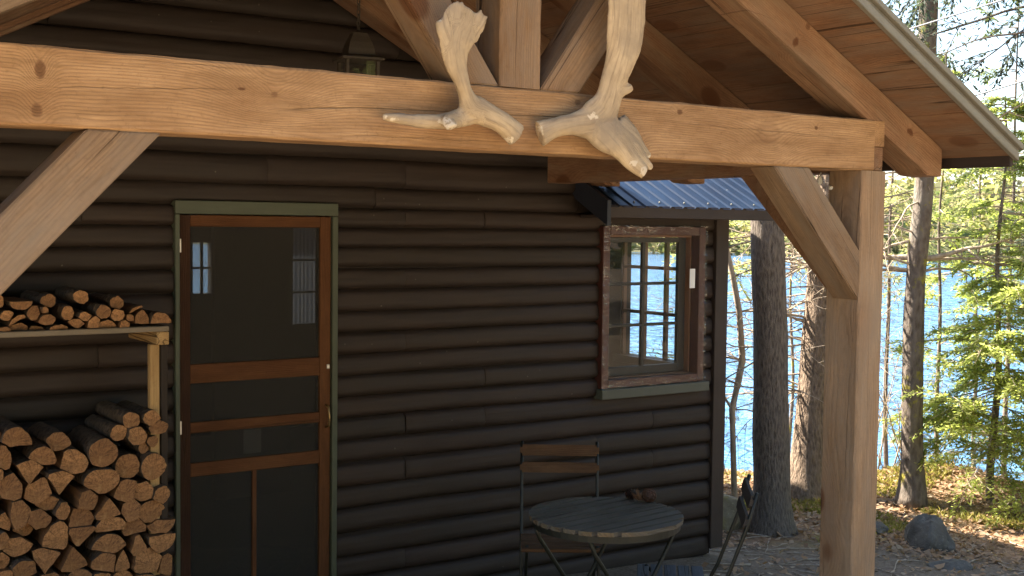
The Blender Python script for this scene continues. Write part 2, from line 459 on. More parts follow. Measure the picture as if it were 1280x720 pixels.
def antler_mat():
    n = NT('bleached_antler')
    P = n.coord()
    au = n.n('ShaderNodeAttribute', attribute_name='grain').outputs['Vector']
    st = n.noise(au, 1.0, 6, .62, .4)
    b = n.noise(P, 9, 5, .6)
    c = n.mix(n.ramp(b, [(.35, 0.), (.7, 1.)]), (.48, .37, .24), (.33, .25, .16))
    c = n.mix(n.ramp(st, [(.46, 0.), (.68, .75)]), c, (.19, .135, .085))
    g = n.noise(P, 6, 4, .6)
    c = n.mix(n.ramp(g, [(.48, 0.), (.68, .75)]), c, (.235, .185, .135))
    bone = n.n('ShaderNodeAttribute', attribute_name='bone').outputs['Fac']
    chip = n.noise(P, 60, 5, .7)
    bf = n.math('ADD', n.math('MULTIPLY', bone, 1.1), n.math('MULTIPLY', n.math('SUBTRACT', .5, chip), 4.0))
    bf = n.math('SUBTRACT', bf, .55)
    c = n.mix(n.math('MULTIPLY', n.ramp(bf, [(.0, 0.), (.25, 1.)]), n.ramp(bone, [(0., 0.), (.03, 1.)])), c, (.56, .48, .37))
    n.bsdf(c, .5, n.bump(n.math('ADD', st, n.math('MULTIPLY', n.noise(P, 60, 3), .4)), .45, .006), spec=.3)
    return n.m
M['antler'] = antler_mat()
M['antler_tip'] = simple('chewed_antler_bone', (.74, .66, .53), .6, 0., .3, 90)

def leaf_mat(name, cols, trans=.5, rough=.6):
    n = NT(name)
    r = n.island()
    c = n.ramp(r, [(i/(len(cols)-1), k) for i, k in enumerate(cols)])
    d = n.n('ShaderNodeBsdfPrincipled'); n.set(d.inputs['Base Color'], c); n.set(d.inputs['Roughness'], rough); n.set(d.inputs['Specular IOR Level'], .25)
    t = n.n('ShaderNodeBsdfTranslucent'); n.set(t.inputs[0], n.mix(1., c, (2.0, 2.0, 1.5), 'MULTIPLY'))
    mx = n.n('ShaderNodeMixShader'); n.set(mx.inputs[0], trans)
    n.t.links.new(d.outputs[0], mx.inputs[1]); n.t.links.new(t.outputs[0], mx.inputs[2])
    n.surf(mx.outputs[0]); return n.m
M['hemlock'] = leaf_mat('hemlock_needles', [(.13, .17, .045), (.23, .27, .08), (.32, .34, .13), (.18, .22, .06)], .7)
M['hemlock_far'] = leaf_mat('hemlock_needles_far', [(.12, .135, .06), (.20, .21, .09), (.27, .26, .13), (.17, .16, .09)], .6)
M['needle_dark'] = leaf_mat('pine_needles_dark', [(.05, .075, .025), (.10, .13, .04), (.17, .18, .055)], .5)
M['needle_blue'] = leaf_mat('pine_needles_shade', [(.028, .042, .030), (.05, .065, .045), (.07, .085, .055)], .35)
M['litter'] = leaf_mat('fallen_leaves', [(.18, .11, .065), (.28, .175, .10), (.36, .24, .15), (.20, .145, .10), (.46, .36, .26)], .2, .8)
M['moss_leaf'] = leaf_mat('moss_and_grass', [(.13, .125, .03), (.20, .18, .045), (.28, .24, .08), (.10, .11, .03)], .35, .8)
M['far_leaf'] = leaf_mat('far_woods', [(.06, .085, .035), (.14, .14, .05), (.22, .20, .08), (.19, .16, .11), (.09, .11, .04), (.27, .25, .08)], .4, .9)

def rock_mat(name, c1, c2, lichen=None):
    n = NT(name)
    P = n.coord()
    a = n.noise(P, 6, 8, .65)
    c = n.mix(n.ramp(a, [(.3, 0.), (.7, 1.)]), c1, c2)
    c = n.mix(n.ramp(n.noise(P, 40, 3), [(.6, 0.), (.7, .5)]), c, tuple(v*1.5 for v in c2))
    if lichen: c = n.mix(n.ramp(n.noise(P, 4, 6, .7), [(.5, 0.), (.62, .8)]), c, lichen)
    n.bsdf(c, .85, n.bump(n.math('ADD', a, n.math('MULTIPLY', n.noise(P, 30, 5), .4)), .6, .03), spec=.25)
    return n.m
M['rock'] = rock_mat('granite_boulder', (.075, .069, .060), (.145, .135, .118))
M['rock_moss'] = rock_mat('mossy_rock', (.15, .12, .075), (.24, .20, .13), (.20, .17, .05))

def ground_mat():
    n = NT('forest_floor')
    P = n.coord()
    x, y, z = n.sep(P)[0:3]
    u = n.math('ADD', n.math('MULTIPLY', x, .77), n.math('MULTIPLY', y, .64))
    a = n.noise(P, 5, 9, .68)
    b = n.noise(P, 1.1, 5, .6)
    f = n.noise(P, 38, 6, .7)
    dirt = n.mix(n.ramp(f, [(.35, 0.), (.68, 1.)]), (.11, .082, .058), (.245, .195, .145))
    litter = n.mix(n.ramp(a, [(.3, 0.), (.7, 1.)]), (.16, .10, .06), (.31, .20, .125))
    litter = n.mix(n.ramp(f, [(.45, 0.), (.7, .7)]), litter, (.38, .24, .14))
    moss = n.mix(n.ramp(f, [(.3, 0.), (.7, 1.)]), (.13, .125, .035), (.30, .27, .09))
    far = n.ramp(n.math('ADD', u, n.math('MULTIPLY', n.math('SUBTRACT', b, .5), 3.0)), [(0., 0.), (1., 1.)])
    fm = n.math('SMOOTHSTEP', 0., 1., 0.) if False else None
    mr = n.n('ShaderNodeMapRange', interpolation_type='SMOOTHSTEP'); n.set(mr.inputs[0], n.math('ADD', u, n.math('MULTIPLY', n.math('SUBTRACT', b, .5), 3.0)))
    n.set(mr.inputs[1], 8.0); n.set(mr.inputs[2], 9.4)
    c = n.mix(mr.outputs[0], dirt, litter)
    c = n.mix(n.math('MULTIPLY', n.ramp(n.noise(P, 1.6, 4, .6), [(.55, 0.), (.66, .85)]), mr.outputs[0]), c, moss)
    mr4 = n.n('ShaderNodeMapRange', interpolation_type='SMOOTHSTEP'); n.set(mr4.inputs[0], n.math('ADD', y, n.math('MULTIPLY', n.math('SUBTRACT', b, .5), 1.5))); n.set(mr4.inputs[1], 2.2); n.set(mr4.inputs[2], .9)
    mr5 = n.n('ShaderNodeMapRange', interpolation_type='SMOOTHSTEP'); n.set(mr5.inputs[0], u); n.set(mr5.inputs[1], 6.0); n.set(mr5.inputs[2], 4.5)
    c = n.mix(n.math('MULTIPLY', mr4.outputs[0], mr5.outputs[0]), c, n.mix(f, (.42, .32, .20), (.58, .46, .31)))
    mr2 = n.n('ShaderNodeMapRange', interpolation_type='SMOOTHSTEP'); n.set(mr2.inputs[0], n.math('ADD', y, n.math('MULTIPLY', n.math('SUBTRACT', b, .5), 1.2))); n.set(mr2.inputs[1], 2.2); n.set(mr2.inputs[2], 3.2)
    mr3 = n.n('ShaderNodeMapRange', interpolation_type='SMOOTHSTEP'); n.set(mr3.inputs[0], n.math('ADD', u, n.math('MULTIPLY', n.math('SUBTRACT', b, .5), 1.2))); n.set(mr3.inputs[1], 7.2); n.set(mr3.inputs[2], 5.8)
    c = n.mix(n.math('MULTIPLY', mr2.outputs[0], mr3.outputs[0]), c, n.mix(f, (.035, .027, .02), (.075, .058, .044)))  # darker ground under the porch, put in to cut light bounced onto the wall
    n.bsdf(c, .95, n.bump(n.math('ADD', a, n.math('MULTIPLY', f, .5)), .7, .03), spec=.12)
    return n.m
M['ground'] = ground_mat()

def water_mat():
    n = NT('lake_water')
    P = n.coord()
    # rotate so that the ripples run across the view
    mp = n.n('ShaderNodeMapping', Vector=P); mp.inputs['Rotation'].default_value = (0, 0, math.radians(-40))
    v = mp.outputs[0]
    w1 = n.noise(n.mapp(v, (.55, 1.0, 1)), 2.0, 3, .5, .5)
    w2 = n.noise(n.mapp(v, (.8, 1.0, 1)), .55, 3, .55, .3)
    h = n.math('ADD', w1, n.math('MULTIPLY', w2, .9))
    patch = n.noise(n.mapp(v, (.12, .03, 1)), 1.0, 3)
    c = n.mix(patch, (.05, .15, .30), (.09, .215, .41))
    n.bsdf(c, .09, n.bump(h, 1.0, .42), spec=.5, IOR=1.33)
    return n.m
M['water'] = water_mat()
M['hill'] = simple('far_hillside', (.09, .085, .05), .95, 0., .1)
M['cone'] = simple('pine_cone_scales', (.06, .030, .020), .6, 0., .3, 60)
M['cone_tip'] = simple('dry_needle_tuft', (.24, .13, .07), .8)

# ------------------------------------------------------------------ setting: ground, lake, far shore
def sstep(a, b, x):
    t = max(0, min(1, (x-a)/(b-a))); return t*t*(3-2*t)
def U(x, y): return .77*x+.64*y
def gh(x, y):
    u = U(x, y); v = -.64*x+.77*y
    u2 = u + .5*noise.noise(Vector((x*.25, y*.25, 3)))
    h = -.20*sstep(5.6, 9.0, u2)
    h -= 1.55*sstep(10.5, 15.5, u2)
    h -= 3.2*sstep(15, 40, u2)
    h += .035*noise.noise(Vector((x*.9, y*.9, 0)))*sstep(5, 8, u) + .012*noise.noise(Vector((x*4, y*4, 1)))
    # hummock by the slender maple
    h += .20*math.exp(-(((x-8.75)*.64-(y-6.25)*.77)**2/.42+((x-8.75)*.77+(y-6.25)*.64)**2/.30))
    return h
def axis_pts(a, b, fine0, fine1, s):
    pts = []; x = fine0
    while x <= fine1: pts.append(x); x += s
    st = s; x = fine1
    while x < b: st *= 1.28; x += st; pts.append(min(x, b))
    st = s; x = fine0
    while x > a: st *= 1.28; x -= st; pts.insert(0, max(x, a))
    return pts
gx = axis_pts(-300, 300, 3, 12.5, .1); gy = axis_pts(-300, 300, 2.5, 10.5, .1)
V = [(x, y, gh(x, y)) for y in gy for x in gx]
nx = len(gx)
Fc = [(j*nx+i, j*nx+i+1, (j+1)*nx+i+1, (j+1)*nx+i) for j in range(len(gy)-1) for i in range(nx-1)]
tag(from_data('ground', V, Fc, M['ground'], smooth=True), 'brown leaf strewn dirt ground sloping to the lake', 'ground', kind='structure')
LZ = -1.5
tag(from_data('lake', [(-900, -900, LZ), (1500, -900, LZ), (1500, 1500, LZ), (-900, 1500, LZ)], [(0, 1, 2, 3)], M['water']),
    'bright blue rippled lake water behind the trees', 'lake', kind='structure')

# far shore: a low hill all round the far side
def shore_r(az): return 158+14*math.sin(az*5)+6*math.sin(az*17+1)
def hill_h(az, t):
    return LZ-.3 + (7+3.2*math.sin(az*3.1+.4)+1.8*math.sin(az*11+2))*sstep(0, 1, t)
V = []; Fc = []
NA, NR = 90, 12
for i in range(NA+1):
    az = math.radians(-20+i*150/NA)
    for j in range(NR+1):
        t = j/NR; r = shore_r(az)+t*120
        V.append((r*math.sin(az), r*math.cos(az), hill_h(az, t)-(2.5 if j == 0 else 0)+.6*noise.noise(Vector((r*.05, az*20, 0)))))
for i in range(NA):
    for j in range(NR):
        a = i*(NR+1)+j; Fc.append((a, a+1, a+NR+2, a+NR+1))
tag(from_data('hills', V, Fc, M['hill'], smooth=True), 'low wooded hills along the far lake shore', 'hill', kind='structure')

def quad_leaf(V, Fc, p, d, s, L, W):
    """small leaf: p base, d along, s side"""
    i = len(V)
    V += [tuple(p-s*W*.5), tuple(p+d*L*.5-s*W*.6), tuple(p+d*L), tuple(p+d*L*.5+s*W*.6)]
    Fc.append((i, i+1, i+2, i+3))
def rvec():
    while True:
        v = Vector((random.uniform(-1, 1), random.uniform(-1, 1), random.uniform(-1, 1)))
        if .05 < v.length < 1: return v.normalized()

# far woods: crowns of clumps, only across the part of the shore the picture can see
V = []; Fc = []
rs = random.Random(3)
for k in range(620):
    az = math.radians(rs.uniform(36, 64)); t = rs.random()**1.4*.8
    r = shore_r(az)+t*120+1
    hz = hill_h(az, t)
    H = rs.uniform(5, 10); conif = rs.random() < .45
    base = Vector((r*math.sin(az), r*math.cos(az), hz-.3))
    for q in range(44):
        f = rs.random()
        R_ = (1-f)*2.1+.25 if conif else 2.5*math.sin(PI*min(1, f*.85+.12))+.3
        a = rs.uniform(0, 2*PI); rr = R_*math.sqrt(rs.random())
        p = base+Vector((rr*math.cos(a), rr*math.sin(a), H*(.10+.9*f)))
        d = Vector((rs.gauss(0, 1), rs.gauss(0, 1), rs.gauss(0, .7))).normalized(); s = d.cross(Vector((rs.gauss(0, 1), rs.gauss(0, 1), rs.gauss(0, 1)))).normalized()
        quad_leaf(V, Fc, p, d, s, rs.uniform(.7, 1.5), rs.uniform(.3, .9))
tag(from_data('far_treeline', V, Fc, M['far_leaf']), 'mixed olive and brown woods on the far shore', 'woods', kind='stuff')

# ------------------------------------------------------------------ cabin
D = 5.5            # plane of the trims on the front wall
WY = 5.545         # plane of the log seams
cabin = empty('log_cabin', (2.24, WY, 0), 'dark brown log sided cabin with screen door and film covered window', 'cabin')
dl = PY(218, 250, D).x; dr = PY(421, 254, D).x; dtop = PY(218, 250, D).z
wl = PY(752, 283, D).x; wr = PY(880, 285, D).x; wt = 1.952; wb = PY(750, 498, D).z
CX = 5.415         # right corner
WX0 = -.30
RC = 2.243         # ridge line of porch and gable
def gable_z(x): return 3.385-.523*abs(x-RC)

seams_px = [197.4, 233.4, 259.6, 284, 308.3, 335.3, 361.4, 389.5, 416.3, 443.5, 470, 497, 523, 551, 579, 609, 637, 667, 697]
seams = [PY(423, y, WY).z for y in seams_px]
z = seams[0]
up = []
for dz in (.15, .125, .13, .115, .14, .12, .12, .13, .12, .13):
    z += dz; up.append(z)
seams = up[::-1]+seams
z = seams[-1]
while z > -.02: z -= .112; seams.append(z)
seams[-1] = -.105
cuts_all = [.35, 1.2, PY(503, 400, WY).x, PY(602, 400, WY).x, PY(740, 400, WY).x, PY(812, 400, WY).x]
JOINTS = [(602, 272), (602, 475), (602, 521), (812, 518), (741, 553), (503, 521), (503, 699), (812, 566), (503, 205), (466, 240), (503, 271), (503, 348), (503, 430), (503, 593), (100, 260), (120, 455), (330, 215)]
rl = random.Random(11)
V = []; Fc = []
NP = 10
def log_piece(x0, x1, za, zb, zlo, zhi, seed, hb, tilt):
    """one half-round log za..zb, built only between zlo and zhi"""
    nx_ = max(2, int((x1-x0)/.06)+1)
    xs = [x0, x0+.006]+[x0+(x1-x0)*i/nx_ for i in range(1, nx_)]+[x1-.006, x1]
    base = len(V)
    H = zb-za
    for i, x in enumerate(xs):
        k = .9 if i in (0, len(xs)-1) else 1
        e = .008*noise.noise(Vector((x*1.3, seed, 0)))+.0025*noise.noise(Vector((x*7, seed, 3)))
        e2 = .0095*noise.noise(Vector((x*1.1, seed+1.7, 0)))      # the seam wanders
        for j in range(NP+1):
            zz = zlo+(zhi-zlo)*j/NP
            t = (zz-(za+zb)/2)/(H/2)
            b = hb*math.sqrt(max(0, 1-abs(t)**3.3))*k + e + .0035*noise.noise(Vector((x*6, zz*30, seed)))
            # a little droop of the belly of each log
            b += .006*(-t)*(1-abs(t))
            zo = e2*(1 if 0 < j < NP else .9)+tilt*(x-x0)
            V.append((x, WY-max(0, b), zz+zo))
    for i in range(len(xs)-1):
        for j in range(NP):
            a = base+i*(NP+1)+j; Fc.append((a, a+NP+1, a+NP+2, a+1))
    # end faces towards the wall plane
    for i in (0, len(xs)-1):
        r = base+i*(NP+1)
        b2 = len(V)
        for j in range(NP+1): v = V[r+j]; V.append((v[0], WY+.012, v[2]))
        for j in range(NP): Fc.append((r+j, r+j+1, b2+j+1, b2+j))
for ci in range(len(seams)-1):
    zb, za = seams[ci], seams[ci+1]
    H = zb-za
    xmax = CX-.075 if zb < 2.12 else 4.27
    xmin = WX0
    if zb > gable_z(xmin):
        xmin = RC-(3.385-zb)/.523
        xmax = min(xmax, RC+(3.385-zb)/.523)
    if xmax-xmin < .15: continue
    yc = (za+zb)/2
    cs = [PY(jx, jy, WY).x for jx, jy in JOINTS if za < PY(jx, jy, WY).z < zb]
    cs = [c for c in cs if xmin+.1 < c < xmax-.05]
    pts = [xmin]+sorted(set(cs))+[xmax]
    for a, b in zip(pts[:-1], pts[1:]):
        seed = rl.uniform(0, 100); hb = .036*(H/.108)**.5+rl.uniform(-.004, .004)
        a2, b2 = a+.0007, b-.0007
        # cut round the door and the window
        holes = []
        for (h0, h1, hz0, hz1) in ((dl+.03, dr-.03, -1, dtop-.03), (wl+.02, wr-.02, wb+.02, wt-.02)):
            if za < hz1 and zb > hz0: holes.append((h0, h1, hz0, hz1))
        spans = [(a2, b2, za, zb)]
        for h in holes:
            ns = []
            for (s0, s1, y0, y1) in spans:
                if h[0] >= s1 or h[1] <= s0: ns.append((s0, s1, y0, y1)); continue
                if h[0] > s0: ns.append((s0, h[0], y0, y1))
                if h[1] < s1: ns.append((h[1], s1, y0, y1))
                m0, m1 = max(s0, h[0]), min(s1, h[1])
                if y1 > h[3]: ns.append((m0, m1, max(y0, h[3]), y1))
                if y0 < h[2]: ns.append((m0, m1, y0, min(y1, h[2])))
            spans = ns
        for (s0, s1, y0, y1) in spans:
            if s1-s0 > .03 and y1-y0 > .004: log_piece(s0, s1, za, zb, y0, y1, seed, hb, 0)
me_log = from_data('log_wall', V, Fc, M['log'], cabin, smooth=True)
me_log.data.set_sharp_from_angle(angle=math.radians(50))

# sheathing behind the logs with the two openings, and the gable
def sheath(name, rects, y0, y1, mat):
    bm = bmesh.new()
    for (x0, x1, z0, z1) in rects: add_box(bm, (x0, y0, z0), (x1, y1, z1))
    return from_bm(name, bm, mat, cabin)
h0, h1, hz = dl+.05, dr-.05, dtop-.05
w0, w1, wz0, wz1 = wl+.05, wr-.05, wb+.05, wt-.05
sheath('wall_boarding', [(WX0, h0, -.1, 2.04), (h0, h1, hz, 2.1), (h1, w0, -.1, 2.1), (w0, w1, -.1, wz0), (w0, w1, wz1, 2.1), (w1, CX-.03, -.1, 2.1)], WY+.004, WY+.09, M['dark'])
bm = bmesh.new()
gp = [(WX0, 2.041), (h0, 2.041), (h0, 2.101), (4.36, 2.101), (4.36, gable_z(4.36)), (RC, 3.385), (WX0, gable_z(WX0))]
A = [bm.verts.new((p[0], WY+.006, p[1])) for p in gp]; B = [bm.verts.new((p[0], WY+.09, p[1])) for p in gp]
bm.faces.new(A); bm.faces.new(B[::-1])
for i in range(7): bm.faces.new((A[i], B[i], B[(i+1) % 7], A[(i+1) % 7]))
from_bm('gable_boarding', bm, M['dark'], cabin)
# corner board and base skirt
box('corner_board', (CX-.075, WY-.055, -.055), (CX+.03, WY+.12, 2.02), M['fascia'], cabin)
box('sill_log', (3.0, WY-.03, -.20), (CX-.09, WY+.1, -.085), M['fascia'], cabin, .02)
# other walls, floor
def wall_with_hole(name, x0, x1, y0, y1, z0, z1, hy0, hy1, hz0, hz1):
    bm = bmesh.new()
    add_box(bm, (x0, y0, z0), (x1, hy0, z1)); add_box(bm, (x0, hy1, z0), (x1, y1, z1))
    add_box(bm, (x0, hy0, z0), (x1, hy1, hz0)); add_box(bm, (x0, hy0, hz1), (x1, hy1, z1))
    return from_bm(name, bm, M['dark'], cabin)
BY = 11.0
sy0 = PX(864, 400, CX-.04).y; sy1 = PX(783, 400, CX-.04).y
sz0 = 1.085
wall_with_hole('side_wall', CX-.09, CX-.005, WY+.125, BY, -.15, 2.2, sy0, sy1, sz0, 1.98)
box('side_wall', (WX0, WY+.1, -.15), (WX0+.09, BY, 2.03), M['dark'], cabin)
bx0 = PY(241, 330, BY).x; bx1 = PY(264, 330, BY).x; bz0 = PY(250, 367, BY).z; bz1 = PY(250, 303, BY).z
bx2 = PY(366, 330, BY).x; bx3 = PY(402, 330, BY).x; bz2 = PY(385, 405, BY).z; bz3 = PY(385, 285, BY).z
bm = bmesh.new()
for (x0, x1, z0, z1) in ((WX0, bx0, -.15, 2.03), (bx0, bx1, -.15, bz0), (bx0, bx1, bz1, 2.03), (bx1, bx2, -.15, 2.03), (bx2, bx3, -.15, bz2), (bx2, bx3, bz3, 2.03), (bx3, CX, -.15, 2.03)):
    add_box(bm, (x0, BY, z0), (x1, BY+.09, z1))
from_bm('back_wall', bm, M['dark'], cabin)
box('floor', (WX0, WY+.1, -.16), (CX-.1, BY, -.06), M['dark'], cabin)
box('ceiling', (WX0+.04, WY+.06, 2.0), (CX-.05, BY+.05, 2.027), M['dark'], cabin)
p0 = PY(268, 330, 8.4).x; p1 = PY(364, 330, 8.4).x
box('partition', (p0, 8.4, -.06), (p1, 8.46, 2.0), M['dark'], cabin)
# rear windows seen through the screen door
def small_window(x0, x1, z0, z1, y, nv, nh, curtain=False):
    fr = box('window', (x0-.03, y-.03, z1), (x1+.03, y-.002, z1+.04), M['sash'], cabin)
    bm = bmesh.new()
    bm.free()
    for i in range(1, nv): xx = x0+(x1-x0)*i/nv; box('muntin', (xx-.012, y, z0), (xx+.012, y+.03, z1), M['sash'], fr)
    for i in range(1, nh): zz = z0+(z1-z0)*i/nh; box('muntin', (x0, y+.002, zz-.01), (x1, y+.028, zz+.01), M['sash'], fr)
    box('pane', (x0, y+.04, z0), (x1, y+.044, z1), M['glass'], fr, 0)
    if curtain:
        V = []; Fc = []
        for i in range(25):
            for j in (0, 1): V.append((x0+(x1-x0)*i/24, y+.065+.01*math.sin(i*1.9), z0+(z1-z0)*j))
        for i in range(24): Fc.append((2*i, 2*i+2, 2*i+3, 2*i+1))
        from_data('curtain', V, Fc, M['curtain'], fr)
small_window(bx0, bx1, bz0, bz1, BY, 2, 2)
small_window(bx2, bx3, bz2, bz3, BY, 1, 3, True)

# --- main roof over the cabin body (behind the porch roof) and the metal roofed wing
def roof_slab(name, prof, y0, y1, mat, parent, th=.03):
    """prof: list of (x, z) along the slope; slab thickness th below"""
    bm = bmesh.new()
    A = [bm.verts.new((x, y0, z)) for x, z in prof]; B = [bm.verts.new((x, y1, z)) for x, z in prof]
    C_ = [bm.verts.new((x, y0, z-th)) for x, z in prof]; D_ = [bm.verts.new((x, y1, z-th)) for x, z in prof]
    n = len(prof)
    for i in range(n-1):
        bm.faces.new((A[i], A[i+1], B[i+1], B[i])); bm.faces.new((C_[i], D_[i], D_[i+1], C_[i+1]))
        bm.faces.new((A[i], C_[i], C_[i+1], A[i+1])); bm.faces.new((B[i], B[i+1], D_[i+1], D_[i]))
    bm.faces.new((A[0], B[0], D_[0], C_[0])); bm.faces.new((A[-1], C_[-1], D_[-1], B[-1]))
    return from_bm(name, bm, mat, parent)
roof_slab('roof', [(WX0-.35, gable_z(WX0-.35)+.06), (RC, 3.48), (4.78, gable_z(4.78)+.07)], WY+.1, BY+.3, M['shingle'], cabin, .05)
# wing roof: rises away from the porch, ribbed metal, eave on the front
EY, EZ, RS = 5.25, 2.072, .50
VX0, VX1 = 4.245, 5.76
RY = 8.3
def wing(y): return EZ+RS*(y-EY)
bm = bmesh.new()
rib = .095
x = VX0+.035; prof = [(x, 0)]
while x < VX1-.06:
    prof += [(x+.050, 0), (x+.060, .009), (x+.076, .009), (x+.086, 0)]; x += rib
prof.append((VX1, 0))
ys = [EY-.03, 6.2, RY]
rows = [[bm.verts.new((px_, y, wing(y)+h)) for px_, h in prof] for y in ys]
for a, b in zip(rows[:-1], rows[1:]):
    for i in range(len(prof)-1): bm.faces.new((a[i], a[i+1], b[i+1], b[i]))
wr_o = from_bm('metal_roof', bm, M['roofmetal'], cabin)
# screws along two rows
sc_me = None
for y in (EY+.03, EY+.42, EY+.8):
    x = VX0+.035+.02
    while x < VX1-.05:
        if sc_me is None:
            bm = bmesh.new(); bmesh.ops.create_uvsphere(bm, u_segments=8, v_segments=5, radius=.006)
            sc_o = from_bm('roof_screw', bm, M['flash'], wr_o, Matrix.Translation((x, y, wing(y)+.003))); sc_me = sc_o.data
        else:
            o = bpy.data.objects.new('roof_screw', sc_me); o.matrix_basis = Matrix.Translation((x, y, wing(y)+.003)); put(o, wr_o)
        x += rib*2
# deck under the metal and the back slope
bm = bmesh.new()
def slab_y(bm, x0, x1, pts, th):
    A = [bm.verts.new((x0, y, z)) for y, z in pts]; B = [bm.verts.new((x1, y, z)) for y, z in pts]
    A2 = [bm.verts.new((x0, y, z-th)) for y, z in pts]; B2 = [bm.verts.new((x1, y, z-th)) for y, z in pts]
    for i in range(len(pts)-1):
        bm.faces.new((A[i], B[i], B[i+1], A[i+1])); bm.faces.new((A2[i], A2[i+1], B2[i+1], B2[i]))
        bm.faces.new((A[i], A[i+1], A2[i+1], A2[i])); bm.faces.new((B[i], B2[i], B2[i+1], B[i+1]))
    bm.faces.new((A[0], A2[0], B2[0], B[0])); bm.faces.new((A[-1], B[-1], B2[-1], A2[-1]))
slab_y(bm, VX0+.028, VX1-.01, [(EY+.002, wing(EY)-.006), (RY, wing(RY)-.006), (BY+.4, wing(RY)-.006-RS*(BY+.4-RY))], .028)
from_bm('roof_deck', bm, M['fascia'], cabin)
# verge board on the left edge of the wing roof, fascia on its eave
bm = bmesh.new()
pts = [(EY-.035, EZ-.118), (EY-.035, EZ+.02), (WY+.0, wing(WY)+.035), (WY+.0, wing(WY)-.095)]
A = [bm.verts.new((VX0, y, z)) for y, z in pts]; B = [bm.verts.new((VX0+.026, y, z)) for y, z in pts]
bm.faces.new(A); bm.faces.new(B[::-1])
for i in range(4): bm.faces.new((A[i], B[i], B[(i+1) % 4], A[(i+1) % 4]))
from_bm('verge_board', bm, paint_mat('navy_verge', (.022, .026, .040), .2, .45), cabin)
box('fascia_board', (VX0+.03, EY-.022, EZ-.075), (VX1, EY, EZ-.005), M['fascia'], cabin)
box('soffit_board', (VX0+.03, EY+.002, EZ-.075), (VX1-.02, WY-.05, EZ-.058), M['fascia'], cabin)

# --- window: casing, sill, sash, film, and the side window seen through it
win = empty('window', (wl, D, wb), None, None); win.parent = cabin; win.matrix_parent_inverse = world_of(cabin).inverted()
ft = .052
cz0 = PY(750, 486, D).z       # bottom of casing
for (a, b) in (((wl, D-.02, cz0), (wl+ft, D+.05, wt)), ((wr-ft, D-.02, cz0), (wr, D+.05, wt)), ((wl+ft, D-.02, wt-ft), (wr-ft, D+.05, wt)), ((wl+ft, D-.02, cz0), (wr-ft, D+.05, cz0+ft*.9))):
    box('casing', a, b, M['maroon'], win)
box('sill', (wl-.012, D-.045, wb-.004), (wr+.03, D+.05, cz0-.003), M['sill'], win)
# jamb lining
bm = bmesh.new()
for (a, b) in (((wl+ft, D+.052, cz0+.05), (wl+ft+.012, WY+.12, wt-ft)), ((wr-ft-.012, D+.052, cz0+.05), (wr-ft, WY+.12, wt-ft)), ((wl+ft+.013, D+.052, wt-ft-.012), (wr-ft-.013, WY+.12, wt-ft)), ((wl+ft+.013, D+.052, cz0+.04), (wr-ft-.013, WY+.12, cz0+.052))):
    add_box(bm, a, b)
from_bm('jamb', bm, M['sash2'], win)
sy = D+.085
s0, s1, t0, t1 = wl+ft+.014, wr-ft-.014, cz0+.054, wt-ft-.014
st = .058
for (a, b) in (((s0, sy, t0), (s0+st, sy+.03, t1)), ((s1-st, sy, t0), (s1, sy+.03, t1)), ((s0+st, sy, t1-.03), (s1-st, sy+.03, t1)), ((s0+st, sy, t0), (s1-st, sy+.03, t0+.05))):
    box('sash', a, b, M['sash'], win)
mx = (s0+s1)/2
box('muntin', (mx-.012, sy+.003, t0+.05), (mx+.012, sy+.027, t1-.03), M['sash'], win)
for k in (1, 2):
    zz = t0+.05+(t1-.03-t0-.05)*k/3
    box('muntin', (s0+st, sy+.004, zz-.009), (s1-st, sy+.026, zz+.009), M['sash'], win)
from_data('pane', [(s0+st, sy+.015, t0+.05), (s1-st, sy+.015, t0+.05), (s1-st, sy+.015, t1-.03), (s0+st, sy+.015, t1-.03)], [(0, 1, 2, 3)], M['glass'], win)
# shrink film stretched over the casing, puckered along its edges
V = []; Fc = []; EV = []
n1, n2 = 60, 80
for i in range(n1+1):
    for j in range(n2+1):
        fx, fz = i/n1, j/n2
        xx = wl-.004+(wr-wl+.008)*fx; zz = cz0-.006+(wt-cz0+.012)*fz
        e = min(fx*(wr-wl), (1-fx)*(wr-wl), fz*(wt-cz0), (1-fz)*(wt-cz0))
        k = math.exp(-e/.05)
        side = min(fx, 1-fx)*(wr-wl) < min(fz, 1-fz)*(wt-cz0)
        q = noise.noise(Vector((xx*6, zz*34, 0))) if side else noise.noise(Vector((xx*34, zz*6, 5)))
        cr = noise.noise(Vector((xx*22, zz*26, 9)))
        y = D-.026-.024*abs(q)**1.5*k-.016*max(0, cr)*k
        V.append((xx, y, zz)); EV.append(math.exp(-(e/.045)**2)*(1.25 if fx < .5 else .7))
for i in range(n1):
    for j in range(n2):
        a = i*(n2+1)+j; Fc.append((a, a+n2+1, a+n2+2, a+1))
o = from_data('plastic_film', V, Fc, M['film'], win, smooth=True)
ea = o.data.attributes.new('edge', 'FLOAT', 'POINT'); ea.data.foreach_set('value', EV)
pa = PY(862, 336, D-.04); pb = PY(868, 360, D-.04)
box('paper_tag', (pa.x, D-.044, pb.z), (pb.x, D-.042, pa.z), M['white'], win, 0)
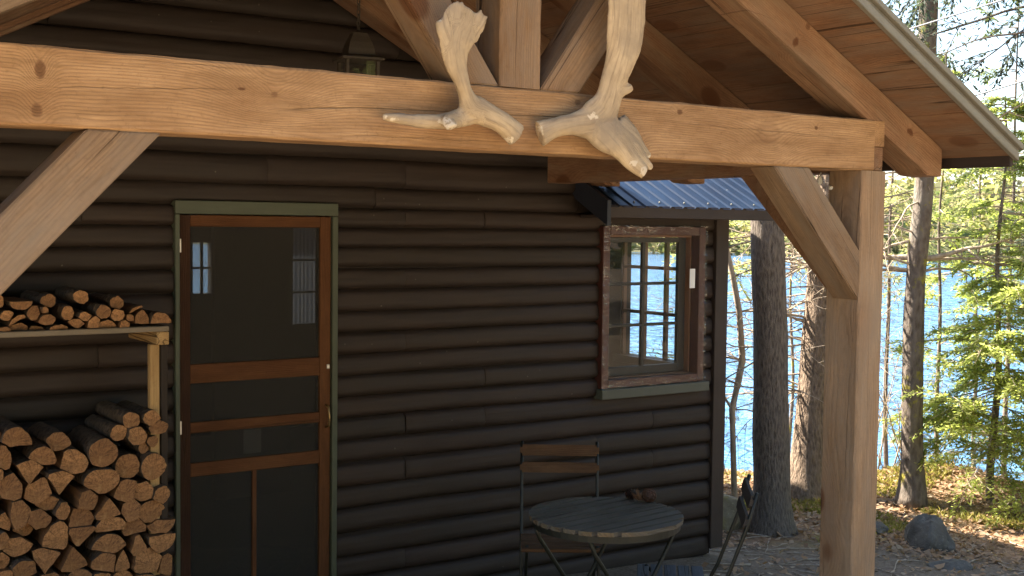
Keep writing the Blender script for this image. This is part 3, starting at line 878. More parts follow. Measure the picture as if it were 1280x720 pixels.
# side window (3 x 3 panes) in the end wall
sw = box('window', (CX-.125, sy0-.04, sz0-.05), (CX-.092, sy1+.04, sz0), M['sash'], cabin)
for k in range(0, 4):
    yy = sy0+(sy1-sy0)*k/3; box('muntin', (CX-.08, yy-.013, sz0), (CX-.05, yy+.013, 1.98), M['sash2'], sw)
for k in (1, 2, 3):
    zz = sz0+(1.98-sz0)*k/3; box('muntin', (CX-.078, sy0, zz-.011), (CX-.052, sy1, zz+.011), M['sash2'], sw)
from_data('pane', [(CX-.046, sy0, sz0), (CX-.046, sy1, sz0), (CX-.046, sy1, 1.98), (CX-.046, sy0, 1.98)], [(0, 1, 2, 3)], M['glass'], sw)

# --- door: green trim, screen door
ds = PY(421, 254, D)
tw = .030
floor_z = -.05
trim = empty('door_frame', (dl, D, 0), None, None); trim.parent = cabin; trim.matrix_parent_inverse = world_of(cabin).inverted()
box('head_trim', (dl, D-.012, dtop-.062), (dr+.004, D+.06, dtop), M['green'], trim)
box('side_trim', (dl, D-.012, floor_z), (dl+.022, D+.06, dtop-.064), M['green'], trim)
box('side_trim', (dr-.026, D-.012, floor_z), (dr+.004, D+.06, dtop-.064), M['green'], trim)
door = empty('screen_door', (dl, D, 0), None, None); door.parent = cabin; door.matrix_parent_inverse = world_of(cabin).inverted()
x0, x1 = dl+.025, dr-.029
zt = dtop-.067
yd0, yd1 = D+.004, D+.034
sl, sr = PY(238.5, 400, D).x, PY(400.5, 400, D).x
box('stile', (x0, yd0, floor_z+.02), (sl, yd1, zt), timber_mat('door_dark_stile', (.060, .030, .018), (.042, .020, .012), knots=.1, seed=44.), door)
box('stile', (sr, yd0, floor_z+.02), (x1, yd1, zt), M['door'], door)
rails = []
for i, (ya, yb) in enumerate(((None, 283), (456, 480), (529, 542.5), (580, 597))):
    za = zt if ya is None else PY(238, ya, D).z
    zb = PY(238, yb, D).z
    rails.append((za, zb))
    box('rail', (sl, yd0+.002, zb), (sr, yd1-.002, za), M['door'], door)
box('rail', (sl, yd0+.002, floor_z+.02), (sr, yd1-.002, floor_z+.12), M['door'], door)
mu = PY(319, 640, D).x
box('mullion', (mu-.011, yd0+.004, floor_z+.12), (mu+.011, yd1-.004, rails[3][1]), M['door'], door)
box('screen', (sl, yd0+.015, floor_z+.12), (mu-.011, yd0+.0165, rails[3][1]), M['screen'], door, 0)
box('screen', (mu+.011, yd0+.015, floor_z+.12), (sr, yd0+.0165, rails[3][1]), M['screen'], door, 0)
for k in range(3): box('screen', (sl, yd0+.015, rails[k+1][0]), (sr, yd0+.0165, rails[k][1]), M['screen'], door, 0)
# hinges, hook, handle
for py_ in (307, 535): 
    p = PY(222.5, py_, D); box('hinge', (x0-.006, yd0-.010, p.z-.032), (x0+.006, yd0-.002, p.z+.032), M['steel'], door, .002)
p = PY(409, 458, D); box('hook', (p.x-.004, yd0-.010, p.z-.012), (p.x+.012, yd0-.001, p.z+.012), M['steel'], door, .003)
p = PY(408, 520, D)
tube('handle', [(p.x, yd0, p.z+.055), (p.x, yd0-.030, p.z+.045), (p.x, yd0-.036, p.z), (p.x, yd0-.030, p.z-.045), (p.x, yd0, p.z-.055)], .006, M['brass'], door, 8)
# sheer scrap of paper hanging inside the screen
pa = PY(311, 540, D); pb = PY(333, 568, D)
box('paper_note', (pa.x, yd1+.03, pb.z), (pb.x, yd1+.032, pa.z), simple('note_paper', (.7, .71, .68), .8), door, 0)

# ------------------------------------------------------------------ porch
porch = empty('timber_porch', (RC, 3.2, 0), 'rough sawn timber gable porch with antlers on its tie beam', 'porch')
FY = 3.2; BYT = FY+.145
bz0_, bz1_ = 2.183, 2.384
# tie beam: long lofted timber with slightly uneven arrises, lapped over the posts
def timber_loft(name, p0, L, h, t, mat, parent, seed, rot=Matrix.Identity(3), nsec=90):
    bm = bmesh.new()
    rows = []
    for i in range(nsec+1):
        x = L*i/nsec
        row = []
        ch = .006
        for k, (yy, zz) in enumerate(((0, ch), (ch, 0), (t-ch, 0), (t, ch), (t, h-ch), (t-ch, h), (ch, h), (0, h-ch))):
            j = Vector((noise.noise(Vector((x*9, k*3.1, seed))), noise.noise(Vector((x*9, k*3.1, seed+5))), 0))
            fine = noise.noise(Vector((x*45, k*2.3, seed+9)))
            row.append(bm.verts.new((x, yy+.0022*j.x, zz+.0022*j.y+(.0022*fine if k in (6, 7) else 0))))
        rows.append(row)
    for a, b in zip(rows[:-1], rows[1:]):
        for k in range(8): bm.faces.new((a[k], a[(k+1) % 8], b[(k+1) % 8], b[k]))
    bm.faces.new(rows[0]); bm.faces.new(rows[-1][::-1])
    # centre the grain on the stick
    off = Vector((L/2, t/2, h/2))
    bmesh.ops.translate(bm, verts=bm.verts, vec=-off)
    return from_bm(name, bm, mat, parent, Matrix.Translation(Vector(p0)+rot @ off) @ rot.to_4x4())
xr1 = 4.026
xl1 = 2*RC-xr1
lap = .062
timber_loft('tie_beam', (xl1+lap, FY, bz0_), xr1-xl1-2*lap, bz1_-bz0_, .145, M['beam'], porch, 1.)
# tongues of the lapped joint over each post (upper half runs on to the end)
for (a, b) in ((xr1-lap, xr1), (xl1, xl1+lap)):
    box('beam_lap', (a+.0005, FY+.001, bz0_+.098), (b, BYT-.001, bz1_-.001), M['beam'], porch, .002)
    box('post_tenon', (a+.002, FY+.006, bz0_+.001), (b-.001, BYT-.002, bz0_+.096), M['timber_red'], porch, .003)
# posts
pxr0, pxr1 = 3.895, 4.041
PD = .172
for (a, b) in ((pxr0, pxr1), (2*RC-pxr1, 2*RC-pxr0)):
    R = Matrix(((0, 0, -1), (0, 1, 0), (1, 0, 0)))
    o = timber_loft('post', (b, FY, -.02), bz0_+.02, b-a, PD, M['post'], porch, 4.+a, R)
    box('post_base', (a-.03, FY-.03, -.05), (b+.03, FY+PD+.03, .012), M['concrete'], porch, .01)
# rafters (pitch .523), plumb-cut tails with a rounded heel
SL = .523; ra = math.atan(SL)
rz = lambda x: 3.426-SL*abs(x-RC)         # upper face of the rafters
RH = .158
XT = 4.412
def rafter(side, y0, y1, mat, tail=XT):
    pts = [(RC+.002, rz(RC)-RH), (RC+.002, rz(RC)), (tail, rz(tail)), (tail, rz(tail)-.118), (tail-.10, rz(tail)-.118+.006), (tail-.16, rz(tail-.16)-RH)]
    if side < 0: pts = [(2*RC-p[0], p[1]) for p in pts][::-1]
    return prism('rafter', pts, y0+.008, y1+.006, -ra if side > 0 else ra, mat, porch, .005)
_pts = [(RC+.002, rz(RC)-RH), (RC+.002, rz(RC)), (XT, rz(XT)), (XT, rz(XT)-.118), (XT-.10, rz(XT)-.118+.006), (XT-.16, rz(XT-.16)-RH)]
_ox, _oz = sum(p[0] for p in _pts)/6, sum(p[1] for p in _pts)/6
def rk_(px, py):
    p = PY(px, py, FY); dx, dz = p.x-_ox, p.z-_oz
    return dx*math.cos(-ra)+dz*math.sin(-ra), -dx*math.sin(-ra)+dz*math.cos(-ra)
M['rafter_front'] = timber_mat('timber_rafter_front', (.33, .195, .115), (.20, .11, .063), grey=(.2, .145, .1), gfac=.15, knots=.3, seed=31.,
    kat=[(*rk_(997, 52), .035, .05, .04, .9), (*rk_(1012, 33), .03, .03, .02, .6), (*rk_(1140, 165), .05, .035, .03, .9), (*rk_(1158, 160), .035, .025, .02, .6)],
    checks=[(*rk_(998, 55), *rk_(1120, 165)), (*rk_(1150, 178), *rk_(1180, 205)), (*rk_(905, 0), *rk_(985, 30))])
for y0, mt in ((FY, 'timber_red'), (3.94, 'timber_red'), (4.62, 'timber_red'), (5.30, 'timber_red')):
    for s in (1, -1):
        rafter(s, y0+.001, y0+.146, M['timber'] if (y0 == FY and s < 0) else M['rafter_front'] if y0 == FY else M[mt])
# king post
kx0, kx1 = PY(625, 112, FY).x, PY(676, 116, FY).x
timber_loft('king_post', (kx1, FY, bz1_+.001), rz(kx0)-RH-bz1_+.03, kx1-kx0, .15, M['timber_grey'], porch, 8., Matrix(((0, 0, -1), (0, 1, 0), (1, 0, 0))))
# struts from the foot of the king post up to the rafters
sa = math.radians(54)
def strut(side):
    w = .172/ math.sin(sa)*math.sin(sa)
    xb = kx0-.001; xo = kx0-.162
    tdir = Vector((-math.cos(sa), math.sin(sa)))
    def hit(x, z):   # run along tdir until the rafter's under face
        # z+t*sin = rz(x-t*cos)-RH  (left side: rz = 3.426-SL*(RC-x'))
        t = (3.426-SL*(RC-x)-RH-z)/(math.sin(sa)+SL*math.cos(sa)); return (x+tdir.x*t, z+tdir.y*t)
    a = (xb, bz1_+.001); b = (xo, bz1_+.001)
    pts = [b, a, hit(*a), hit(*b)]
    if side > 0: pts = [(2*RC-p[0], p[1]) for p in pts][::-1]
    prism('strut', pts, FY+.003, FY+.137, (PI-sa) if side < 0 else sa, M['timber_grey'], porch)
strut(-1); strut(1)
# knee braces in the plane of the truss
def brace(side):
    pts = [(3.398, bz0_-.001), (3.595, bz0_-.001), (3.894, 1.868), (3.894, 1.668)]
    pts = [(3.398, bz0_-.001), (3.893, 1.668), (3.893, 1.865), (3.592, bz0_-.001)]
    if side < 0: pts = [(2*RC-p[0], p[1]) for p in pts][::-1]
    prism('knee_brace', pts, FY+.001, FY+.130, -PI/4-.05 if side > 0 else PI/4+.05, M['timber'], porch)
brace(1); brace(-1)
# plates running back to the cabin, and their own braces
for s in (1, -1):
    a, b = (3.90, 4.036) if s > 0 else (2*RC-4.036, 2*RC-3.90)
    R = Matrix(((0, -1, 0), (1, 0, 0), (0, 0, 1)))
    timber_loft('plate', (b, BYT+.001, 2.178), 5.30-BYT, .16, b-a, M['timber_red'], porch, 20.+s, R)
    # brace in the YZ plane
    bm = bmesh.new()
    pts = [(3.374, 1.69), (3.374, 1.86), (3.70, 2.177), (3.89, 2.177)]
    A = [bm.verts.new((a+.02, y, z)) for y, z in pts]; B = [bm.verts.new((b-.02, y, z)) for y, z in pts]
    bm.faces.new(A); bm.faces.new(B[::-1])
    for i in range(4): bm.faces.new((A[i], B[i], B[(i+1) % 4], A[(i+1) % 4]))
    from_bm('knee_brace', bm, M['timber_red'], porch)
# roof boards (each runs front to back) on both slopes
rb = random.Random(5)
YF, YB = 2.945, 5.50
def slope_board(x0, x1, side, k):
    th = .024
    g = .0015
    ang = math.atan(SL)
    L = YB-YF
    w = (x1-x0)/math.cos(ang)
    bm = bmesh.new()
    add_box(bm, (0, g, 0), (L, w-g, th))
    bmesh.ops.bevel(bm, geom=list(bm.edges), offset=.002, segments=1, affect='EDGES')
    # local x -> world y ; local y -> up the slope
    xa = x1
    ux = Vector((0, 1, 0)); uy = Vector((-math.cos(ang), 0, math.sin(ang))); uz = Vector((math.sin(ang), 0, math.cos(ang)))
    org = Vector((xa, YF, rz(xa)+.002+rb.uniform(0, .002)))
    if side < 0:
        uy.x *= -1; uz.x *= -1; org.x = 2*RC-org.x
        ux = -ux; org.y = YB
    R = Matrix((ux, uy, uz)).transposed()
    from_bm('roof_board', bm, M['soffit'], porch, Matrix.Translation(org) @ R.to_4x4())
x = 4.49
while x > RC+.02:
    w = rb.choice((.285, .275, .30, .26))
    x2 = max(RC, x-w)
    if x2-RC < .05: x2 = RC
    slope_board(x2, x, 1, 0); slope_board(x2, x, -1, 0)
    x = x2
# roof covering and drip edges
roof_slab('roof_covering', [(2*RC-4.50, rz(4.50)+.062), (RC, 3.426+.062), (4.50, rz(4.50)+.062)], YF+.012, YB+.35, M['shingle'], porch, .03)
for s in (1, -1):
    def rk(name, za, zb, ya, yb, mat, xe=4.515):
        pts = [(RC+.001, rz(RC)+za), (RC+.001, rz(RC)+zb), (xe, rz(xe)+zb), (xe, rz(xe)+za)]
        if s < 0: pts = [(2*RC-p[0], p[1]) for p in pts][::-1]
        return prism(name, pts, ya, yb, 0, mat, porch, .002)
    rk('drip_edge', -.004, .030, YF-.024, YF-.002, M['flash'])
    rk('drip_edge', .031, .046, YF-.018, YF-.002, M['flash_dark'])
    rk('drip_edge', .047, .072, YF-.034, YF-.002, M['flash'], 4.53)
    xa, xb = (4.4915, 4.512) if s > 0 else (2*RC-4.512, 2*RC-4.4915)
    box('eave_fascia', (xa, YF, rz(4.5)-.034), (xb, YB, rz(4.5)+.03), M['fascia'], porch)
# small insulators and wire on the right post
p = PX(1026, 226, 3.893)
tube('wire_hook', [(3.893, p.y, p.z+.035), (3.885, p.y, p.z+.01), (3.880, p.y-.004, p.z-.03)], .0025, M['white'], porch, 6)
bm = bmesh.new()
bmesh.ops.create_uvsphere(bm, u_segments=10, v_segments=8, radius=.011, matrix=Matrix.Translation((3.881, p.y-.004, p.z)) @ Matrix.Diagonal((1, 1, 1.9, 1)))
bmesh.ops.create_uvsphere(bm, u_segments=10, v_segments=8, radius=.009, matrix=Matrix.Translation((3.883, p.y-.06, p.z-.03)) @ Matrix.Diagonal((1, 1.3, 1, 1)))
from_bm('insulator', bm, M['white'], porch, smooth=True)

# ------------------------------------------------------------------ antlers
def antler(name, paths, label, ymid, spikes=()):
    """paths: lists of (px, py, half width px, thickness m, offset towards viewer m)"""
    bm = bmesh.new()
    org = PY(paths[0][0][0], paths[0][0][1], ymid)
    samples = []
    for path in paths:
        run = random.random()*9
        # resample with Catmull-Rom
        pts = []
        n = len(path)
        for i in range(n-1):
            p0, p1, p2, p3 = path[max(i-1, 0)], path[i], path[i+1], path[min(i+2, n-1)]
            for k in range(6):
                t = k/6
                pts.append([.5*((2*b)+(-a+c)*t+(2*a-5*b+4*c-d)*t*t+(-a+3*b-3*c+d)*t**3) for a, b, c, d in zip(p0, p1, p2, p3)])
        pts.append(list(path[-1]))
        C3 = [PY(q[0], q[1], ymid-q[4]) for q in pts]
        rows = []
        for i, q in enumerate(pts):
            t = (C3[min(i+1, len(C3)-1)]-C3[max(i-1, 0)]).normalized()
            side = t.cross(Vector((0, 1, 0))).normalized()
            nrm = side.cross(t).normalized()
            sc = (PY(q[0]+1, q[1], ymid)-PY(q[0], q[1], ymid)).length*.93
            hw = max(.002, q[2]*sc); th = max(.002, q[3])
            if i: run += (C3[i]-C3[i-1]).length
            samples.append((C3[i]-org, side.copy(), nrm.copy(), run, len(samples), hw))
            row = []
            for k in range(20):
                a = 2*PI*k/20
                d = side*math.cos(a)*hw+nrm*math.sin(a)*th
                row.append(bm.verts.new(C3[i]+d))
            rows.append(row)
        for a, b in zip(rows[:-1], rows[1:]):
            for k in range(20): bm.faces.new((a[k], a[(k+1) % 20], b[(k+1) % 20], b[k]))
        bm.faces.new(rows[0][::-1]); bm.faces.new(rows[-1])
    bmesh.ops.recalc_face_normals(bm, faces=bm.faces)
    bmesh.ops.translate(bm, verts=bm.verts, vec=-org)
    me = bpy.data.meshes.new(name+'_raw'); bm.to_mesh(me); bm.free()
    o = bpy.data.objects.new(name+'_raw', me); COL.objects.link(o)
    md = o.modifiers.new('r', 'REMESH'); md.mode = 'VOXEL'; md.voxel_size = .0055
    sm = o.modifiers.new('s', 'SMOOTH'); sm.factor = .5; sm.iterations = 6
    bpy.context.view_layer.update()
    dg = bpy.context.evaluated_depsgraph_get()
    me2 = bpy.data.meshes.new_from_object(o.evaluated_get(dg))
    bpy.data.objects.remove(o)
    me2.name = name
    # pits and ridges, lumps at the burr
    kd = KDTree(len(samples))
    for i, s_ in enumerate(samples): kd.insert(s_[0], i)
    kd.balance()
    gr = []
    for v in me2.vertices:
        # grain coordinate: run along the nearest stem, and the way round it
        acc = Vector(); wsum = 0
        for co, i, dist in kd.find_n(v.co, 4):
            s_ = samples[i]
            q = v.co-s_[0]
            g = Vector((q.dot(s_[1])*95, q.dot(s_[2])*60, s_[3]*7)); w_ = 1/(dist+.004)**2
            acc += g*w_; wsum += w_
            if i == samples[i][4]: pass
        g = acc/wsum
        gr += [g.x, g.y, g.z]
        v.co += v.normal*(.0015*noise.noise(Vector((v.co.x*26, v.co.y*26, v.co.z*12)))+.0006*noise.noise(g*.8)+.0004*noise.noise(v.co*90))
    ga = me2.attributes.new('grain', 'FLOAT_VECTOR', 'POINT'); ga.data.foreach_set('vector', gr)
    me2.polygons.foreach_set('use_smooth', [True]*len(me2.polygons))
    me2.materials.clear()
    a = link_mesh(name, me2, M['antler'], None, Matrix.Translation(org))
    tag(a, label, 'antler', 'shed antlers on the porch beam')
    # bare bone where tips were chewed or cut
    at = a.data.attributes.new('bone', 'FLOAT', 'POINT')
    vals = [0.]*len(a.data.vertices)
    for (px_, py_, r, off, asp) in spikes:
        c = PY(px_, py_, ymid-off)-org
        for i, v in enumerate(a.data.vertices):
            q = v.co-c; e = math.sqrt((q.x/asp[0])**2+(q.y/max(asp[1], 1.6))**2+(q.z/asp[2])**2)/(r*1.35)
            if e < 1: vals[i] = max(vals[i], 1-e*e*.75)
    at.data.foreach_set('value', vals)
    return a
AY = 3.155
antler('antler', [
    [(646, 170, 15, .024, .0), (638, 162, 13.5, .021, .004), (622, 150, 13, .021, .012), (604, 141, 15, .023, .018), (589, 133, 16, .023, .020), (582, 117, 9.5, .020, .026), (576, 99, 10.5, .017, .034), (571, 82, 15, .014, .045), (569, 62, 20.5, .011, .055), (572, 44, 25, .009, .060), (579, 28, 27, .008, .06), (583, 17, 23, .007, .06), (586, 10, 15, .006, .06)],
    [(598, 141, 11, .018, .012), (580, 146, 11.5, .018, .016), (562, 150, 10, .017, .02), (545, 152, 9, .016, .022), (520, 151, 8, .014, .020), (498, 148, 6.5, .012, .016), (478, 146, 5, .010, .012)],
    [(556, 50, 7, .009, .056), (551, 36, 7, .009, .058), (549, 25, 5.5, .008, .058)],
    [(574, 24, 8, .007, .06), (577, 10, 4.2, .006, .06), (578, 2, 1.8, .005, .06)],
    [(596, 26, 7, .007, .06), (600, 17, 4, .006, .06), (602, 11, 1.8, .005, .06)],
    [(598, 34, 9, .008, .06), (605, 24, 4.5, .006, .06), (609, 19, 2, .005, .06)],
    [(572, 150, 10, .016, .02), (560, 151, 9, .014, .05), (566, 160, 8, .012, .072)],
], 'smaller shed antler with short scooped palm, left of the king post', AY,
    [(479, 146, .010, .014, (1.3, 1, .8)), (549, 23.5, .011, .060, (1.3, 1, .55)), (565, 159, .019, .082, (1., .7, .9)), (556, 152, .014, .060, (1.3, .8, .7)), (634, 176, .012, .006, (1.4, 1, .8)), (492, 149, .006, .022, (2, .6, .8))])
antler('antler', [
    [(674, 167, 15, .024, 0), (684, 163, 12.5, .021, .004), (700, 158, 11, .020, .010), (718, 155, 12.5, .021, .015), (738, 152, 20, .024, .02), (752, 140, 20, .026, .024), (761, 122, 16, .024, .03), (766, 104, 16, .021, .036), (774, 80, 18.5, .019, .045), (780, 55, 23.5, .017, .052), (783, 25, 25, .015, .06), (784, 0, 25.5, .014, .066), (787, -40, 31, .013, .075), (795, -90, 44, .012, .085), (806, -135, 58, .010, .09), (815, -165, 60, .008, .09)],
    [(744, 152, 22, .026, .02), (760, 168, 21, .026, .026), (776, 184, 14, .022, .036), (790, 202, 10.5, .017, .045), (806, 217, 7, .012, .05)],
    [(768, 168, 16, .02, .026), (788, 184, 11, .018, .032), (803, 201, 7.5, .013, .036), (815, 210, 3.5, .008, .038)],
    [(770, 160, 15, .02, .02), (788, 172, 11, .016, .02), (802, 187, 7, .012, .022), (813, 196, 3, .007, .024)],
    [(776, 150, 8, .014, .015), (790, 165, 7, .012, .008), (800, 176, 4, .009, .006)],
    [(790, 108, 4, .008, .036), (786, 110, 6, .010, .036), (776, 112, 8, .014, .036)],
    [(778, -150, 10, .008, .088), (768, -195, 6, .007, .09), (760, -225, 2, .004, .09)],
    [(820, -160, 10, .008, .09), (828, -205, 6, .007, .09), (834, -235, 2, .004, .09)],
    [(848, -140, 10, .008, .09), (868, -180, 6, .007, .09), (880, -205, 2, .004, .09)],
], 'larger shed antler with long tall stem, right of the king post', AY,
    [(671, 166, .021, .014, (.8, .8, 1.2)), (805, 215, .017, .055, (1.1, .8, .9)), (792, 204, .009, .060, (1.6, .6, 1.0)), (813, 211, .008, .040, (1.4, 1, .8)), (812, 196, .008, .026, (1.4, 1, .7)), (741, 145, .011, .040, (1.6, .5, 1.)), (676, 178, .008, .012, (.7, .7, 1.4))])

# ------------------------------------------------------------------ lantern hanging from the porch ridge
LY = 4.33
lc = PY(448, 60, LY)
lan = empty('hanging_lantern', (lc.x, LY, PY(448, 75, LY).z), 'small bronze lantern with glass sides hanging on a chain behind the beam', 'lantern')
lz = lambda py: PY(448, py, LY).z
rotl = math.radians(-12)
def ring4(bm, r, z, ch=1.0):
    return [bm.verts.new((lc.x+r*math.cos(rotl+PI/4+k*PI/2), LY+r*math.sin(rotl+PI/4+k*PI/2), z)) for k in range(4)]
bm = bmesh.new()
prof = [(.016, lz(39)), (.040, lz(42)), (.046, lz(46)), (.062, lz(54)), (.072, lz(62)), (.076, lz(70)), (.118, lz(74)), (.118, lz(76.5)), (.09, lz(77.5))]
rows = [ring4(bm, r, z) for r, z in prof]
for a, b in zip(rows[:-1], rows[1:]):
    for k in range(4): bm.faces.new((a[k], a[(k+1) % 4], b[(k+1) % 4], b[k]))
bm.faces.new(rows[0]); bm.faces.new(rows[-1][::-1])
from_bm('cap', bm, M['bronze'], lan)
bm = bmesh.new()
zb_, zt_ = lz(118), lz(77.6)
for k in range(4):
    a = rotl+PI/4+k*PI/2
    for zz in (None,):
        px_, py_ = lc.x+.086*math.cos(a), LY+.086*math.sin(a)
        add_box(bm, (px_-.006, py_-.006, zb_), (px_+.006, py_+.006, zt_))
r_ = ring4(bm, .10, zb_-.012); r2_ = ring4(bm, .10, zb_)
for k in range(4): bm.faces.new((r_[k], r_[(k+1) % 4], r2_[(k+1) % 4], r2_[k]))
bm.faces.new(r_[::-1]); bm.faces.new(r2_)
from_bm('frame', bm, M['bronze'], lan)
bm = bmesh.new()
r_ = ring4(bm, .080, zb_+.001); r2_ = ring4(bm, .080, zt_)
for k in range(4): bm.faces.new((r_[k], r_[(k+1) % 4], r2_[(k+1) % 4], r2_[k]))
from_bm('pane', bm, M['glass'], lan)
bm = bmesh.new()
bmesh.ops.create_uvsphere(bm, u_segments=16, v_segments=12, radius=.026, matrix=Matrix.Translation((lc.x, LY, lz(98))) @ Matrix.Diagonal((1, 1, 1.3, 1)))
from_bm('bulb', bm, M['glass'], lan, smooth=True)
tube('bulb_holder', [(lc.x, LY, zb_), (lc.x, LY, lz(106))], .014, M['bronze'], lan, 12)
bm = bmesh.new()
zz = lz(39.5); k = 0
ztop = rz(RC)
V, Fc = [], []
while zz < ztop-.01:
    P_ = []
    for q in range(11):
        a = 2*PI*q/10
        d = Vector((math.cos(a)*.006, 0, math.sin(a)*.014)) if k % 2 else Vector((0, math.cos(a)*.006, math.sin(a)*.014))
        P_.append(Vector((lc.x, LY, zz+.012))+d)
    tube_data(P_, [.0022]*11, 6, V, Fc, cap=False); zz += .021; k += 1
from_data('chain', V, Fc, M['bronze'], lan, smooth=True)
tube('cord', [(lc.x+.004, LY+.004, lz(39)), (lc.x+.008, LY+.004, lz(15)), (lc.x+.003, LY+.004, lz(-30)), (lc.x+.004, LY+.004, ztop)], .0022, M['bronze'], lan, 6)
bm.free()

# ------------------------------------------------------------------ firewood rack and firewood
FR = 5.08          # plane of the log ends
rack = empty('firewood_rack', (1.2, FR, 0), 'pale wooden rack with a grey shelf board against the wall beside the door', 'rack')
sh_z = PY(100, 411.5, FR).z
xr = PY(211, 412, FR).x
box('shelf', (-.20, FR-.012, sh_z-.022), (xr-.002, FR+.40, sh_z), M['shelf'], rack, .003)
pA = PY(195.5, 415, FR).x; pB = PY(211, 415, FR).x
bz_ = PY(200, 413.5, FR).z-.004; bzz = PY(200, 431, FR).z
box('bracket', (pA, FR-.004, bzz), (pB, FR+.38, sh_z-.024), M['pine'], rack, .003)
q0, q1, q2 = PY(191, 470, FR).x, PY(203, 470, FR).x, PY(211, 470, FR).x
box('post', (q0, FR+.035, .02), (q1, FR+.07, bzz-.001), M['pine'], rack, .003)
box('post', (q1+.004, FR+.03, .02), (q2+.006, FR+.12, bzz-.003), M['dark'], rack, .003)
box('bracket', (-.18, FR-.004, bzz), (-.12, FR+.38, sh_z-.024), M['pine'], rack, .003)
box('post', (-.18, FR+.035, .02), (-.14, FR+.07, bzz-.001), M['pine'], rack, .003)
RB = .315
for yy in (FR+.04, FR+.30): box('base_rail', (-.19, yy, RB-.06), (xr-.03, yy+.045, RB-.002), M['pine'], rack, .004)

ORD = ['first', 'second', 'third', 'fourth', 'fifth', 'sixth', 'seventh', 'eighth', 'ninth', 'tenth', 'eleventh', 'twelfth', 'thirteenth', 'fourteenth', 'fifteenth', 'sixteenth', 'seventeenth', 'eighteenth']
rw = random.Random(21)
def clip(poly, mx_, my_, nx_, ny_):
    out = []
    n = len(poly)
    for i in range(n):
        a, b = poly[i], poly[(i+1) % n]
        da = (a[0]-mx_)*nx_+(a[1]-my_)*ny_; db = (b[0]-mx_)*nx_+(b[1]-my_)*ny_
        if da <= 0: out.append(a)
        if da*db < 0:
            t = da/(da-db); out.append((a[0]+(b[0]-a[0])*t, a[1]+(b[1]-a[1])*t))
    return out
def wood_piece(c, poly, kinds, L, y0, yaw, pitch, label, group):
    """c: centre (x, z); poly: outline about the centre in metres; kinds: per edge True = bark"""
    # densify outline
    pts, kd = [], []
    n = len(poly)
    for i in range(n):
        a, b = Vector(poly[i]), Vector(poly[(i+1) % n])
        m = max(1, int((b-a).length/.016))
        for k in range(m): pts.append(a.lerp(b, k/m)); kd.append(kinds[i])
    seed = rw.uniform(0, 99)
    bm = bmesh.new()
    rows = []
    NS = 7
    for s in range(NS+1):
        row = []
        for i, p in enumerate(pts):
            q = Vector((p.x, p.y))
            d = q.normalized() if q.length > 1e-6 else Vector((1, 0))
            e = .006*noise.noise(Vector((q.x*22, q.y*22, seed+s*.35)))+.003*noise.noise(Vector((q.x*70, q.y*70, seed+s*.9)))
            if kd[i]: e += .003*noise.noise(Vector((q.x*120, q.y*120, s*2.+seed)))
            if s == 0: e -= .001
            q = q+d*e
            yj = 0
            if s == 0: yj = .007*noise.noise(Vector((q.x*25, q.y*25, seed)))+q.x*slx+q.y*slz
            row.append(bm.verts.new((q.x, L*s/NS+yj, q.y)))
        rows.append(row)
    mi = {}
    for a, b in zip(rows[:-1], rows[1:]):
        for i in range(len(pts)):
            f = bm.faces.new((a[i], b[i], b[(i+1) % len(pts)], a[(i+1) % len(pts)]))
            f.material_index = 1 if kd[i] else 2
            f.smooth = True
    # cut ends: fan with a centre vertex
    for row, rev in ((rows[0], False), (rows[-1], True)):
        cc = bm.verts.new(sum((v.co for v in row), Vector())/len(row))
        for i in range(len(row)):
            t = (row[i], row[(i+1) % len(row)], cc) if not rev else (row[(i+1) % len(row)], row[i], cc)
            bm.faces.new(t).material_index = 0
    R = Matrix.Rotation(yaw, 4, 'Z') @ Matrix.Rotation(pitch, 4, 'X')
    o = from_bm('firewood_log', bm, [M['cut'], M['log_bark'], M['split']], None, Matrix.Translation((c[0], y0, c[1])) @ R, angle=math.radians(40))
    return tag(o, label, 'firewood', group)

